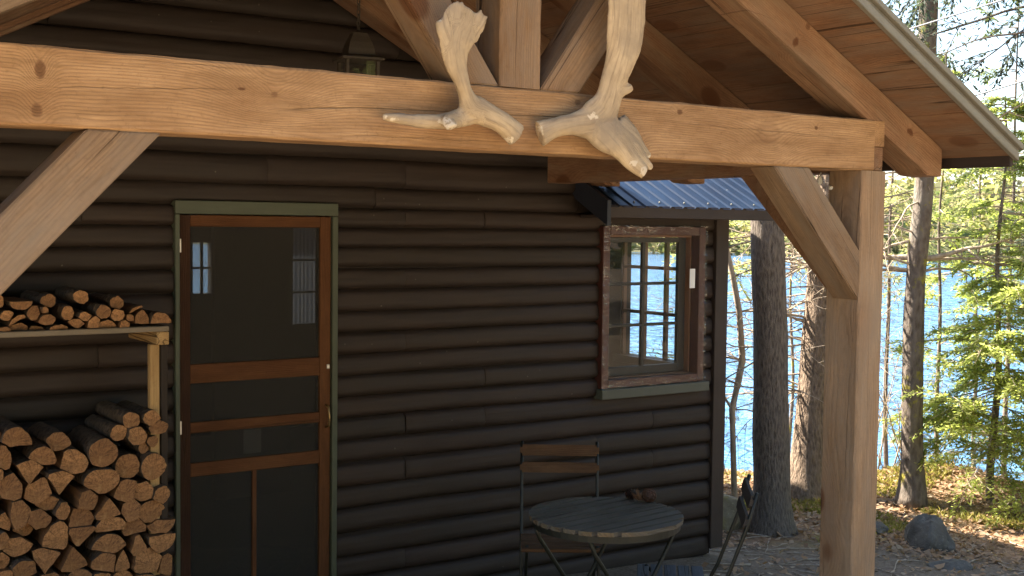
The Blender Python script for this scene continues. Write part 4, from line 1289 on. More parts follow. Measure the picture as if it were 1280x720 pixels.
def lay(items, group, where, rowdef, zmin=None):
    """items: (px, py, w, h, kind) in photo pixels"""
    global slx, slz
    W = []
    for (px_, py_, w, h, kind) in items:
        p = PY(px_, py_, FR); sc = (PY(px_+1, py_, FR)-p).length*1.06
        W.append([p.x, p.z, w*sc/2, h*sc/2, kind, py_, px_])
    # rows for the labels
    rows = {}
    for i, it in enumerate(W):
        rows.setdefault(rowdef(it[5], it[6]), []).append(i)
    lab = {}
    nr = len(rows)
    for ri, key in enumerate(sorted(rows)):
        ids = sorted(rows[key], key=lambda i: W[i][0])
        for k, i in enumerate(ids):
            j = len(ids)-1-k
            side = ('%s from the right' % ORD[j]) if j < k else ('%s from the left' % ORD[k])
            if j == 0: side = 'the rightmost'
            if k == 0: side = 'the leftmost'
            lab[i] = (side, key)
    for i, (cx, cz, a, b, kind, py_, px_) in enumerate(W):
        flat = {'h': 1, 'q': 2}.get(kind, 0)
        N = 26
        ph = rw.uniform(0, 6)
        if kind in ('o', 'd'):
            poly = [(a*math.cos(2*PI*k/N)*(1+.05*math.sin(2*2*PI*k/N+ph)), b*math.sin(2*PI*k/N)*(1+.05*math.sin(3*2*PI*k/N+ph))) for k in range(N)]
        elif kind == 'h':      # half round, flat side down
            poly = [(a*math.cos(PI*k/(N//2)), -b+2*b*math.sin(PI*k/(N//2))) for k in range(N//2+1)]
            poly = [(x_, max(z_, -b*.98)) for x_, z_ in poly]
        elif kind == 'H':      # half round hanging flat side up
            poly = [(a*math.cos(PI+PI*k/(N//2)), b*.8+1.8*b*math.sin(PI+PI*k/(N//2))) for k in range(N//2+1)]
        elif kind == 'v':      # wedge pointing down
            poly = [(-a, b*.75), (a*.1*math.sin(ph)-.1*a, -b), (a, b*.6), (a*.45, b*.95), (-a*.4, b)]; poly = poly[::1]
        elif kind == '^':      # wedge pointing up
            poly = [(-a, -b*.8), (0, -b), (a, -b*.75), (a*.8, -b*.2), (a*.15*math.cos(ph), b), (-a*.55, b*.1)]
        elif kind == 'l':      # quarter round, corner lower right
            poly = [(a*.75, -b), (a, -b*.5), (a, b*.75), (a*.3, b), (-a*.35, b*.8), (-a*.85, b*.2), (-a, -b*.5)]
        elif kind == 'r':      # quarter round, corner lower left
            poly = [(-a*.9, -b), (a*.7, -b*.8), (a, -b*.2), (a*.8, b*.4), (a*.3, b*.9), (-a*.5, b)]
        elif kind == 'c':      # thin slab, tilted crescent
            poly = [(-a, -b), (-a*.5, -b*.7), (a*.3, b*.1), (a, b*.5), (a*.8, b), (a*.1, b*.85), (-a*.6, b*.1)]
        else:                  # split block
            poly = [(-a, -b*.6), (-a*.2, -b), (a*.9, -b*.8), (a, b*.3), (a*.4, b), (-a*.6, b*.85)]
        area = sum(poly[k][0]*poly[(k+1) % len(poly)][1]-poly[(k+1) % len(poly)][0]*poly[k][1] for k in range(len(poly)))
        if area < 0: poly = poly[::-1]
        # keep clear of the neighbours (weighted bisectors)
        for j, o in enumerate(W):
            if j == i: continue
            dx, dz = o[0]-cx, o[1]-cz
            d = math.hypot(dx, dz)
            if d > .22: continue
            ux, uz = dx/d, dz/d
            ri = math.hypot(a*ux, b*uz); rj = math.hypot(o[2]*ux, o[3]*uz)
            if ri+rj <= d*.9: continue
            t = d*ri/(ri+rj)-.0005
            poly = clip(poly, ux*t, uz*t, ux, uz)
        if zmin is not None: poly = clip(poly, 0, zmin-cz+.001, 0, -1)
        if len(poly) < 3: continue
        # which edges are bark: the ones on the outer curve
        kd = []
        for k in range(len(poly)):
            p_, q_ = poly[k], poly[(k+1) % len(poly)]
            el = math.hypot(p_[0]-q_[0], p_[1]-q_[1])
            if kind in ('o', 'd'): kd.append(True)
            elif kind in ('h', 'H'): kd.append(el < a*.45)
            elif kind == 'v': kd.append(p_[1] > 0 and q_[1] > 0)
            elif kind == '^': kd.append(p_[1] < 0 and q_[1] < 0 and rw.random() < .5)
            else: kd.append(el < a*.75 and p_[1]+q_[1] > 0)
        slx, slz = rw.uniform(-.25, .25), rw.uniform(-.18, .12)
        shape = {'o': 'round firewood log', 'd': 'dark round log', 'h': 'half round log', 'H': 'upturned half round log',
                 'v': 'wedge log pointing down', '^': 'wedge log pointing up', 'l': 'quarter split log', 'r': 'quarter split log', 'c': 'thin curved slab'}.get(kind, 'blocky split log')
        side, key = lab[i]
        top = where == 'shelf'
        label = '%s, %s in the %s' % (shape, side, key[1])
        back = .0
        if kind == 'd': back = .05
        wood_piece((cx, cz), poly, kd, rw.uniform(.33, .39)-back, FR+back+rw.uniform(-.012, .025), rw.uniform(-.03, .03), rw.uniform(-.01, .01), label, group)

def st(zx, zy): return zx/3.274, 500+zy/3.274
def sv(w): return w/3.274
stack = [(65, 150, 128, 80, 'h'), (175, 230, 112, 80, 'h'), (302, 255, 118, 108, 'r'), (252, 178, 92, 78, 'd'), (421, 217, 112, 112, 'o'),
  (544, 86, 66, 64, 'o'), (492, 136, 64, 62, 'o'), (558, 147, 74, 72, 'o'), (622, 76, 68, 56, 'o'), (650, 112, 66, 58, 'o'), (630, 170, 48, 48, 'o'), (592, 200, 47, 44, 'o'),
  (526, 275, 98, 98, 'o'), (624, 270, 92, 106, 'o'), (14, 240, 74, 118, 'r'), (132, 297, 122, 94, 'v'), (160, 378, 120, 104, 'b'), (254, 338, 128, 96, 'v'), (420, 330, 132, 104, 'o'),
  (510, 376, 88, 100, 'l'), (588, 378, 84, 78, 'b'), (661, 390, 66, 74, 'o'), (42, 362, 98, 122, 'l'), (-20, 310, 70, 90, 'o'), (80, 468, 104, 130, 'r'), (160, 492, 112, 82, 'b'), (205, 432, 110, 60, 'd'), (256, 455, 64, 74, 'o'),
  (334, 487, 110, 90, 'r'), (360, 412, 86, 90, 'b'), (440, 446, 106, 92, '^'), (535, 452, 86, 86, 'b'), (625, 458, 138, 88, 'h'), (460, 508, 124, 56, 'h'), (556, 527, 96, 76, 'b'), (662, 520, 106, 62, 'H'),
  (18, 500, 56, 80, 'l'), (16, 578, 60, 74, 'h'), (233, 562, 112, 124, 'l'), (335, 560, 116, 96, 'v'), (450, 592, 144, 80, 'h'), (566, 588, 74, 96, '^'), (660, 582, 112, 72, 'H'), (72, 600, 146, 86, 'H'),
  (110, 545, 90, 56, 'd'), (196, 662, 126, 106, 'v'), (308, 652, 114, 108, '^'), (430, 666, 104, 92, 'l'), (502, 660, 72, 88, '^'), (602, 658, 120, 100, 'b'), (682, 682, 54, 96, 'l'), (100, 688, 124, 70, 'h'), (14, 660, 56, 70, 'o'),
  (330, 722, 110, 46, 'h'), (505, 724, 90, 44, 'h'), (590, 730, 80, 40, 'b'), (205, 735, 100, 44, 'b'), (20, 725, 80, 60, 'b'), (415, 728, 80, 40, 'b'), (670, 745, 70, 50, 'b'), (130, 746, 60, 40, 'b'), (265, 742, 56, 40, 'b'),
  (-45, 215, 70, 90, 'b'), (-35, 400, 80, 90, 'o'), (-40, 490, 80, 90, 'b'), (-40, 580, 80, 80, 'r'), (-50, 665, 80, 80, 'o'), (-40, 740, 90, 60, 'b'), (-30, 140, 80, 60, 'h')]
stack = [(*st(a, b), sv(c), sv(d), k) for a, b, c, d, k in stack]
def rows_low(py, px):
    zy = (py-500)*3.274
    for i, (lim, nm) in enumerate(((110, 'top woodpile row'), (205, 'second woodpile row'), (285, 'third woodpile row'), (365, 'fourth woodpile row'), (430, 'fifth woodpile row'), (500, 'sixth woodpile row'), (570, 'seventh woodpile row'), (630, 'eighth woodpile row'), (700, 'ninth woodpile row'), (9999, 'bottom woodpile row'))):
        if zy < lim: return (i, nm)
lay(stack, 'split firewood in the stack beside the door', 'stack', rows_low, RB)
def sp(zx, zy): return zx/4.0, 340+zy/4.0
shelf = [(0, 152, 50, 62, 'o'), (108, 168, 112, 52, 'H'), (36, 216, 66, 54, 'o'), (88, 243, 84, 52, 'c'), (180, 207, 74, 74, 'o'), (222, 188, 40, 36, 'b'), (236, 237, 80, 58, 'b'), (344, 207, 68, 76, 'o'), (303, 281, 110, 34, 'h'), (390, 266, 94, 58, 'v'),
  (426, 223, 78, 48, 'h'), (518, 199, 74, 70, 'o'), (470, 255, 62, 74, 'b'), (589, 214, 66, 62, 'o'), (542, 263, 98, 42, 'h'), (621, 266, 52, 52, 'b'), (650, 232, 42, 34, 'b'), (686, 187, 76, 36, 'c'), (712, 226, 84, 66, 'h'), (800, 228, 94, 50, 'h'),
  (24, 300, 64, 52, 'b'), (104, 286, 100, 62, 'd'), (195, 291, 80, 38, 'd'), (420, 130, 74, 70, 'd'), (600, 160, 74, 66, 'd'), (260, 150, 84, 70, 'd'), (-50, 200, 60, 70, 'o'), (-60, 280, 70, 60, 'b'), (-60, 130, 60, 60, 'h')]
shelf = [(*sp(a, b), c/4., d/4., k) for a, b, c, d, k in shelf]
def rows_top(py, px):
    zy = (py-340)*4
    return (0, 'upper layer on the shelf') if zy < 195 else (1, 'middle layer on the shelf') if zy < 250 else (2, 'bottom layer on the shelf')
lay(shelf, 'split firewood on the shelf', 'shelf', rows_top, sh_z)

# ------------------------------------------------------------------ bistro table
TC = PZ(755, 642, .71)
TC = Vector((3.325, 4.062, 0))
TR = .333
ta = math.radians(6)          # slats almost along the wall
tab = empty('bistro_table', TC, 'round weathered grey slatted folding table by the cabin wall', 'table')
bm = bmesh.new()
ns = 10
ux = Vector((math.cos(ta), math.sin(ta), 0)); uy = Vector((-math.sin(ta), math.cos(ta), 0))
sw_ = 2*TR/ns
for k in range(ns):
    a0, a1 = -TR+k*sw_+.0095, -TR+(k+1)*sw_-.0095
    top = []
    m = 8
    for i in range(m+1):
        v = a0+(a1-a0)*i/m; top.append((math.sqrt(max(0, TR*TR-v*v)), v))
    for i in range(m, -1, -1):
        v = a0+(a1-a0)*i/m; top.append((-math.sqrt(max(0, TR*TR-v*v)), v))
    hz_ = .71+rw.uniform(-.001, .001)
    A = [bm.verts.new(TC+ux*p[0]+uy*p[1]+Vector((0, 0, hz_))) for p in top]
    B = [bm.verts.new(TC+ux*p[0]+uy*p[1]+Vector((0, 0, hz_-.018))) for p in top]
    bm.faces.new(A); bm.faces.new(B[::-1])
    for i in range(len(A)): bm.faces.new((A[i], B[i], B[(i+1) % len(A)], A[(i+1) % len(A)]))
bmesh.ops.translate(bm, verts=bm.verts, vec=-(TC+Vector((0, 0, .7))))
bmesh.ops.rotate(bm, verts=bm.verts, matrix=Matrix.Rotation(-ta, 3, 'Z'))
o = from_bm('tabletop', bm, [M['slat_grey'], M['slat_edge']], tab, Matrix.Translation(TC+Vector((0, 0, .7))) @ Matrix.Rotation(ta, 4, 'Z'))
for p in o.data.polygons:
    if abs(p.normal.z) < .5 and abs(p.normal.x) > .15 or (abs(p.normal.z) < .5 and abs(p.center.y) > TR-.03): p.material_index = 1
# steel band under the top
V, Fc = [], []
for k in range(48):
    a = 2*PI*k/48
    for (r, z_) in ((TR-.012, .69), (TR-.012, .662), (TR-.016, .662), (TR-.016, .69)): V.append((TC.x+r*math.cos(a), TC.y+r*math.sin(a), z_))
for k in range(48):
    for q in range(4):
        Fc.append((4*k+q, 4*((k+1) % 48)+q, 4*((k+1) % 48)+(q+1) % 4, 4*k+(q+1) % 4))
from_data('rim', V, Fc, M['metal_green'], tab)
def tl(x, y, z): return TC+ux*x+uy*y+Vector((0, 0, z))
for sx in (-1, 1):
    for q in (-1, 1):
        yy = .17*sx+.012*q
        tube('leg', [tl(-.25*q, yy, .665), tl(-.22*q, yy, .60), tl(.22*q, yy, .03), tl(.25*q, yy, .008)], .0095, M['metal_green'], tab, 8)
for q in (-1, 1): tube('crossbar', [tl(.215*q, -.182, .045), tl(.215*q, .182, .045)], .006, M['metal_green'], tab, 8)
tube('crossbar', [tl(0, -.182, .33), tl(0, .182, .33)], .006, M['metal_green'], tab, 8)

# ------------------------------------------------------------------ folding chairs
def chair(loc, rz_, label, slat, group, seat=None):
    """local axes: x along the slats, front towards -y"""
    t = empty('folding_chair', (0, 0, 0), label, 'chair', group)
    hw = .19
    def L(n_, P, r): return tube(n_, P, r, M['metal_green'], t, 8)
    for s in (-1, 1):
        x_ = s*hw
        L('back_leg', [(x_, .215, .855), (x_, .175, .70), (x_, .085, .45), (x_, -.14, .012)], .0085)
        L('front_leg', [(x_*.88, -.24, .435), (x_*.88, -.02, .25), (x_*.88, .24, .012)], .0085)
    L('crossbar', [(-hw, -.08, .135), (hw, -.08, .135)], .0055)
    L('crossbar', [(-hw*.88, .17, .08), (hw*.88, .17, .08)], .0055)
    L('seat_bar', [(-hw*.88, -.23, .41), (hw*.88, -.23, .41)], .006)
    # back slats, leaning with the frame
    for (z0, z1) in ((.787, .842), (.705, .757)):
        y0 = .204 if z0 > .75 else .184
        R = Matrix.Rotation(-.25, 4, 'X')
        bm = bmesh.new()
        add_box(bm, (-.20, -.007, -(z1-z0)/2), (.20, .007, (z1-z0)/2))
        bmesh.ops.bevel(bm, geom=[e for e in bm.edges if abs(e.verts[0].co.y-e.verts[1].co.y) > .005], offset=.012, segments=4, affect='EDGES')
        from_bm('back_slat', bm, slat, t, Matrix.Translation((0, y0-.012, (z0+z1)/2)) @ R)
    bm = bmesh.new()
    for k in range(5):
        y0 = -.275+k*.060
        add_box(bm, (-.195, y0, .416), (.195, y0+.052, .432))
    bmesh.ops.bevel(bm, geom=list(bm.edges), offset=.003, segments=1, affect='EDGES')
    from_bm('seat', bm, seat or slat, t)
    t.rotation_euler = (0, 0, rz_)
    t.location = loc
    return t
# the chair behind the table faces the camera side; its slats lie square to the view
cb = PY(704.5, 600, 4.86)
chair((3.70-.10, 4.90-.15, 0), math.radians(-34.5), 'brown slatted folding chair tucked behind the round table', M['slat_brown'], 'folding bistro chairs')
chair((3.665, 3.825, 0), math.radians(228.9), 'dark folding chair seen edge on, right of the round table', M['slat_dark'], 'folding bistro chairs', M['slat_blue'])

# ------------------------------------------------------------------ pine cones on the table
def cone(loc, L, R_, axis, label):
    V, Fc = [], []
    axis = Vector(axis).normalized()
    q = axis.to_track_quat('Z', 'Y').to_matrix()
    n = 46
    for k in range(n):
        f = k/n
        r = R_*(math.sin(PI*min(1, .18+f*.80))**.8)
        a = k*2.39996
        c = Vector((math.cos(a), math.sin(a), 0)); s_ = Vector((-math.sin(a), math.cos(a), 0))
        z_ = L*(f-.5)
        p0 = c*r*.25+Vector((0, 0, z_)); p1 = c*r+Vector((0, 0, z_+.012)); w = .0125*(.55+.6*math.sin(PI*f))
        i = len(V)
        for p in (p0-s_*w*.4, p1-s_*w+Vector((0, 0, -.001)), p1+c*.003+Vector((0, 0, .003)), p1+s_*w+Vector((0, 0, -.001)), p0+s_*w*.4, p1-Vector((0, 0, .004))): V.append(tuple(q @ p))
        Fc += [(i, i+1, i+2), (i, i+2, i+4), (i+2, i+3, i+4), (i+1, i+5, i+2), (i+5, i+3, i+2), (i, i+5, i+1), (i+4, i+3, i+5), (i, i+4, i+5)]
    o = from_data('pine_cone', V, Fc, M['cone'], None, M=Matrix.Translation(loc))
    tube_v, tube_f = tube_data([q @ Vector((0, 0, -L*.5)), q @ Vector((0, 0, L*.45))], [R_*.3, R_*.2], 8)
    from_data('core', tube_v, tube_f, M['cone'], o, M=Matrix.Translation(loc))
    return tag(o, label, 'pine cone', 'pine cones on the table')
pc = PZ(811, 628, .71)
cone(pc+Vector((0, 0, .030)), .066, .031, (.6, .5, .15), 'larger reddish pine cone on the grey table')
pc2 = PZ(791, 624, .71)
cone(pc2+Vector((0, 0, .022)), .052, .023, (-.8, .3, .1), 'smaller darker pine cone at the left of the reddish one')
V, Fc = [], []
pn = PZ(801, 627, .71)
for k in range(60):
    d = (Vector((-.35, .1, .8))+rvec()*.55).normalized(); s = d.cross(rvec()).normalized()
    quad_leaf(V, Fc, pn+Vector((rw.uniform(-.015, .015), rw.uniform(-.015, .015), .003)), d, s, rw.uniform(.03, .065), .004)
tag(from_data('needle_tuft', V, Fc, M['cone_tip']), 'tuft of dry brown needles between the two pine cones', 'dry needles')

# pier block below the wall
pa = PY(851, 708, WY-.02)
blk = box('pier_block', (pa.x-.12, WY-.06, -.42), (pa.x+.09, WY+.16, -.202), M['concrete'], None, .01)
tag(blk, 'yellowish block under the corner of the cabin wall', 'block')

# ------------------------------------------------------------------ rocks
def rock(name, c, s, mat, label, seed, rough=.28, cat='boulder', group=None):
    bm = bmesh.new()
    bmesh.ops.create_icosphere(bm, subdivisions=5, radius=1)
    for v in bm.verts:
        d = v.co.normalized()
        k = 1+rough*noise.noise(d*1.3+Vector((seed, 0, 0)))+rough*.5*noise.noise(d*3.1+Vector((0, seed, 0)))+rough*.18*noise.noise(d*9+Vector((0, 0, seed)))
        # flatten a few facets
        for q in range(7):
            nq = noise.random_unit_vector() if False else Vector((math.sin(q*2.1+seed), math.cos(q*3.7+seed*1.3), math.sin(q*1.3+seed*.7)+.4)).normalized()
            e = d.dot(nq)*k-.78
            if e > 0: k -= e*.75
        v.co = Vector((d.x*s[0], d.y*s[1], d.z*s[2]))*k
    o = from_bm(name, bm, mat, None, Matrix.Translation(c) @ Matrix.Rotation(seed, 4, 'Z'), smooth=True, angle=math.radians(35))
    return tag(o, label, cat, group)
def onground(px_, py_):
    d = ray(px_, py_); t = .5/math.hypot(d.x, d.y)
    p = EYE.copy()
    for i in range(3000):
        p = EYE+d*t
        if p.z < gh(p.x, p.y): break
        t += .01/math.hypot(d.x, d.y)
    return p
g = onground(1162, 690)
rock('boulder', g+Vector((.10, .08, .03)), (.155, .15, .215), M['rock'], 'grey pointed boulder on the leaves beside the porch post', 2.2)
g = onground(904, 664)
rock('boulder', g+Vector((.10, .12, .06)), (.20, .17, .20), M['rock_moss'], 'dull mossy boulder behind the cabin corner', 4.1)
g = onground(1005, 618)
rock('stone', g+Vector((.05, 0, .02)), (.14, .13, .09), M['rock_moss'], 'small pale mossy stone at the foot of the leaning trunk', 5.5, cat='stone')
g = onground(1098, 668)
rock('stone', g+Vector((.05, .05, .01)), (.09, .08, .06), M['rock'], 'small dark stone left of the pointed boulder', 7.7, cat='stone')
g = onground(1190, 712)
rock('stone', g+Vector((.05, .05, -.02)), (.16, .12, .07), M['rock'], 'flat grey stone low in front of the pointed boulder', 9.1, cat='stone')

# ------------------------------------------------------------------ trees
rt = random.Random(99)
def path_branch(p0, d, L, n, wander, droop, rr):
    P = [Vector(p0)]; d = Vector(d).normalized()
    for i in range(n):
        d = (d+Vector((rr.gauss(0, wander), rr.gauss(0, wander), rr.gauss(0, wander)-droop))).normalized()
        P.append(P[-1]+d*L/n)
    return P
def dead_branches(parent, specs, rr, twigs=5, name='branch'):
    for (p0, d, L, r) in specs:
        V, Fc = [], []
        P = path_branch(p0, d, L, 9, .12, .015, rr)
        tube_data(P, [r*(1-.85*i/9) for i in range(10)], 6, V, Fc, .1)
        for k in range(twigs):
            i = rr.randint(2, 8)
            t = (P[min(i+1, 9)]-P[i-1]).normalized()
            d2 = (t*.8+rvec()*.75).normalized()
            Q = path_branch(P[i], d2, L*rr.uniform(.15, .4), 5, .18, .0, rr)
            tube_data(Q, [r*.42*(1-.8*j/5) for j in range(6)], 5, V, Fc)
            for kk in range(2):
                j = rr.randint(1, 4)
                Q2 = path_branch(Q[j], ((Q[j+1]-Q[j]).normalized()+rvec()*.8), L*rr.uniform(.06, .16), 4, .2, 0, rr)
                tube_data(Q2, [r*.22*(1-.7*jj/4) for jj in range(5)], 4, V, Fc)
        from_data(name, V, Fc, M['twig'], parent, smooth=True)

def spray(V, Fc, BV, BF, p0, d, L, rr, droop=.03, nl=14, leafL=.05, leafW=.016, flat=.25, r0=.006, dens=1.0):
    """a flat needled spray: main twig, side twigs, needle clumps"""
    P = path_branch(p0, d, L, 8, .07, droop, rr)
    tube_data(P, [r0*(1-.8*i/8) for i in range(9)], 4, BV, BF, cap=False)
    for i in range(1, 9):
        t = (P[i]-P[i-1]).normalized()
        side = t.cross(Vector((0, 0, 1)))
        if side.length < .1: side = Vector((1, 0, 0))
        side.normalize()
        for s_ in (-1, 1):
            for rep in range(2 if dens > .6 else 1):
                if rr.random() < .12: continue
                w = L*(.52-.045*i)*rr.uniform(.55, 1.1)
                dd = (t*.75+side*s_*rr.uniform(.6, 1.)+Vector((0, 0, rr.gauss(-.05, flat*.5)))).normalized()
                q = P[i-1].lerp(P[i], rr.random())
                m = max(2, int(nl*w/.3*dens))
                for k in range(m):
                    f = (k+rr.random())/m
                    p = q+dd*w*f+Vector((0, 0, -.12*w*f*f))
                    a = rr.uniform(-1.1, 1.1)
                    ld = (dd*math.cos(a)+dd.cross(Vector((0, 0, 1)))*math.sin(a)+Vector((0, 0, rr.gauss(0, flat)))).normalized()
                    ls = ld.cross(Vector((rr.gauss(0, .35), rr.gauss(0, .35), 1))).normalized()
                    quad_leaf(V, Fc, p, ld, ls, leafL*rr.uniform(.7, 1.3), leafW*rr.uniform(.7, 1.2))

def crown(parent, LV, LF, mat, BV, BF, bark):
    n = len(LV)
    return from_data('crown', LV+BV, LF+[tuple(i+n for i in f) for f in BF], [mat, bark], parent, mi=[0]*len(LF)+[1]*len(BF))
def trunk_tree(name, label, base, top, r0, r1, bark, flare=1.5, bend=.05, n=40, seg=20, group='trees by the lake', seed=0, wob=.10, cat='tree'):
    t = empty(name, base, label, cat, group)
    P, R_ = [], []
    base, top = Vector(base), Vector(top)
    side = Vector((.8, -.55, 0))
    for i in range(n+1):
        f = i/n
        ff = f**1.25
        p = base.lerp(top, ff)
        p += Vector((noise.noise(Vector((ff*3, seed, 0))), noise.noise(Vector((ff*3, seed, 7))), 0))*bend*min(1, ff*6)
        P.append(p)
        h = (p.z-base.z)
        R_.append((r0+(r1-r0)*ff)*(1+(flare-1)*math.exp(-max(0, h)/.16)))
    P.insert(0, P[0]-Vector((0, 0, .35))); R_.insert(0, R_[0]*1.25)
    tube('trunk', P, R_, bark, t, seg, wob, freq=2.4)
    return t, P, R_
def at_h(P, z):
    for a, b in zip(P[:-1], P[1:]):
        if a.z <= z <= b.z: return a.lerp(b, (z-a.z)/max(1e-6, b.z-a.z))
    return P[-1]
VR = Vector((.822, -.569, 0))      # to the right as seen from the porch
VD = Vector((.569, .822, 0))

# 1 dark pine right beside the cabin corner
g = onground(966, 667); g = Vector((g.x+.02, g.y+.02, gh(g.x, g.y)))
r_ = math.hypot(g.x, g.y)
topp = PR(949, 40, r_); topp = g+(topp-g)*(9.0/(topp.z-g.z))
t1, P1, R1 = trunk_tree('pine_tree', 'thick dark barked pine trunk close to the cabin corner', g, topp, .128, .085, M['bark_dark'], 1.45, .03, seed=1.)
V, Fc = [], []
sp_ = []
for k in range(16):
    z_ = rt.uniform(.5, 3.4); p = at_h(P1, z_); a = rt.choice((-1, 1, 1))
    sp_.append((p, VR*a+VD*rt.uniform(-.7, .7)+Vector((0, 0, rt.uniform(-.15, .35))), rt.uniform(.35, 1.0), rt.uniform(.005, .010)))
dead_branches(t1, sp_, rt)
# 2 leaning pine with a sunlit edge
g = onground(1006, 622); g.z = gh(g.x, g.y)
r_ = math.hypot(g.x, g.y)
topp = PR(1046, 120, r_+.3); topp = g+(topp-g)*(9.5/(topp.z-g.z))
t2, P2, R2 = trunk_tree('pine_tree', 'brown pine trunk leaning right, just left of the porch post', g, topp, .122, .085, M['bark_warm'], 1.6, .05, seed=4.)
V, Fc = [], []
sp_ = []
for k in range(58):
    z_ = rt.uniform(.6, 3.2); p = at_h(P2, z_); a = rt.choice((-1, -1, -1, 1))
    sp_.append((p, VR*a+VD*rt.uniform(-.6, .9)+Vector((0, 0, rt.uniform(-.3, .35))), rt.uniform(.4, 1.5), rt.uniform(.005, .014)))
dead_branches(t2, sp_, rt, 6)
BV, BF, LV, LF = [], [], [], []
for k in range(10):
    z_ = rt.uniform(1.2, 2.6); p = at_h(P2, z_)+VR*rt.uniform(-1.0, -.3)+VD*rt.uniform(.0, .8)
    spray(LV, LF, BV, BF, p, VR*rt.uniform(-1, .3)+Vector((0, 0, rt.uniform(-.1, .3)))+VD*rt.uniform(-.3, .6), rt.uniform(.3, .55), rt, nl=9)
crown(t2, LV, LF, M['hemlock'], BV, BF, M['twig'])
# 3 slender maple with moss, on the hummock
g = onground(1140, 632); g.z = gh(g.x, g.y)
r_ = math.hypot(g.x, g.y)
bot = g; m1 = PR(1141, 480, r_); m2 = PR(1145, 340, r_); m3 = PR(1156, 215, r_); m4 = PR(1160, 30, r_); m5 = m4+(m4-m3)*1.5
t3 = empty('maple_tree', bot, 'slender grey trunk with yellow moss right of the porch post', 'tree', 'trees by the lake')
Pm = []
ctrl = [bot-Vector((0, 0, .3)), bot, m1, m2, m3, m4, m5]
for i in range(1, len(ctrl)-1):
    for k in range(10):
        a, b, c_, d_ = ctrl[max(0, i-1)], ctrl[i], ctrl[i+1], ctrl[min(len(ctrl)-1, i+2)]
        t = k/10
        Pm.append(.5*((2*b)+(c_-a)*t+(2*a-5*b+4*c_-d_)*t*t+(3*b-a-3*c_+d_)*t**3))
Pm.append(ctrl[-1])
Rm = [.086*(1+.55*math.exp(-max(0, p.z-bot.z)/.14))*(1-.055*max(0, p.z-bot.z)) for p in Pm]
Rm = [max(.03, r) for r in Rm]
tube('trunk', Pm, Rm, M['bark_pale'], t3, 16, .14, freq=3)
V, Fc = [], []
sp_ = []
for k in range(10):
    z_ = rt.uniform(1.6, 2.7); p = at_h(Pm, z_)
    sp_.append((p, VR*rt.choice((-1, 1))+VD*rt.uniform(-.6, .4)+Vector((0, 0, rt.uniform(-.05, .4))), rt.uniform(.5, 1.3), rt.uniform(.007, .016)))
for py_, L_, rr_ in ((322, .75, .028), (338, .62, .018), (300, .9, .012)):
    p = PR(1148, py_, r_); sp_.append((p, VR*-1+VD*.2+Vector((0, 0, -.12)), L_, rr_)); sp_.append((p, VR+VD*.2+Vector((0, 0, .02)), L_*1.1, rr_*.8))
dead_branches(t3, sp_, rt, 5)
# upper crown: drooping needled boughs against the sky
def bough_crown(parent, starts, mat, rr, nspray, leafL=.06, leafW=.014, dens=.8, droop=.05):
    BV, BF, LV, LF = [], [], [], []
    for (p, d, L, r) in starts:
        P = path_branch(p, d, L, 12, .08, droop*.6, rr)
        tube_data(P, [r*(1-.85*i/12) for i in range(13)], 6, BV, BF)
        for k in range(nspray):
            i = rr.randint(2, 11)
            t = (P[i+1]-P[i]).normalized()
            dd = (t*.7+rvec()*.7+Vector((0, 0, -.25))).normalized()
            spray(LV, LF, BV, BF, P[i].lerp(P[i+1], rr.random()), dd, rr.uniform(.25, .6)*min(1.3, .5+L*.25), rr, droop, 11, leafL, leafW, .3, .004, dens)
    crown(parent, LV, LF, mat, BV, BF, M['bark_dark'])
st_ = []
for k in range(15):
    z_ = rt.uniform(3.75, 5.2); p = at_h(Pm, z_)
    a = rt.uniform(-1, 1)
    st_.append((p, VR*rt.uniform(-.9, 1)+VD*rt.uniform(-.6, .6)+Vector((0, 0, rt.uniform(-.1, .25))), rt.uniform(.7, 1.5), .014))
bough_crown(t3, st_, M['needle_dark'], rt, 7)

# 4 tall hemlock off to the right whose boughs hang into the sky
g = PR(1420, 640, 9.6); g.z = gh(g.x, g.y)
t4, P4, R4 = trunk_tree('hemlock_tree', 'tall hemlock at the right whose dark boughs hang against the sky', g, g+Vector((0, .1, 9.5)), .14, .05, M['bark_warm'], 1.4, .06, seed=8.)
st_ = []
for k in range(17):
    z_ = rt.uniform(3.4, 5.6); p = at_h(P4, z_)
    st_.append((p, VR*-1+VD*rt.uniform(-.45, .45)+Vector((0, 0, rt.uniform(-.12, .12))), rt.uniform(1.3, 2.35), .016))
bough_crown(t4, st_, M['needle_blue'], rt, 10, .055, .013, .8, .05)

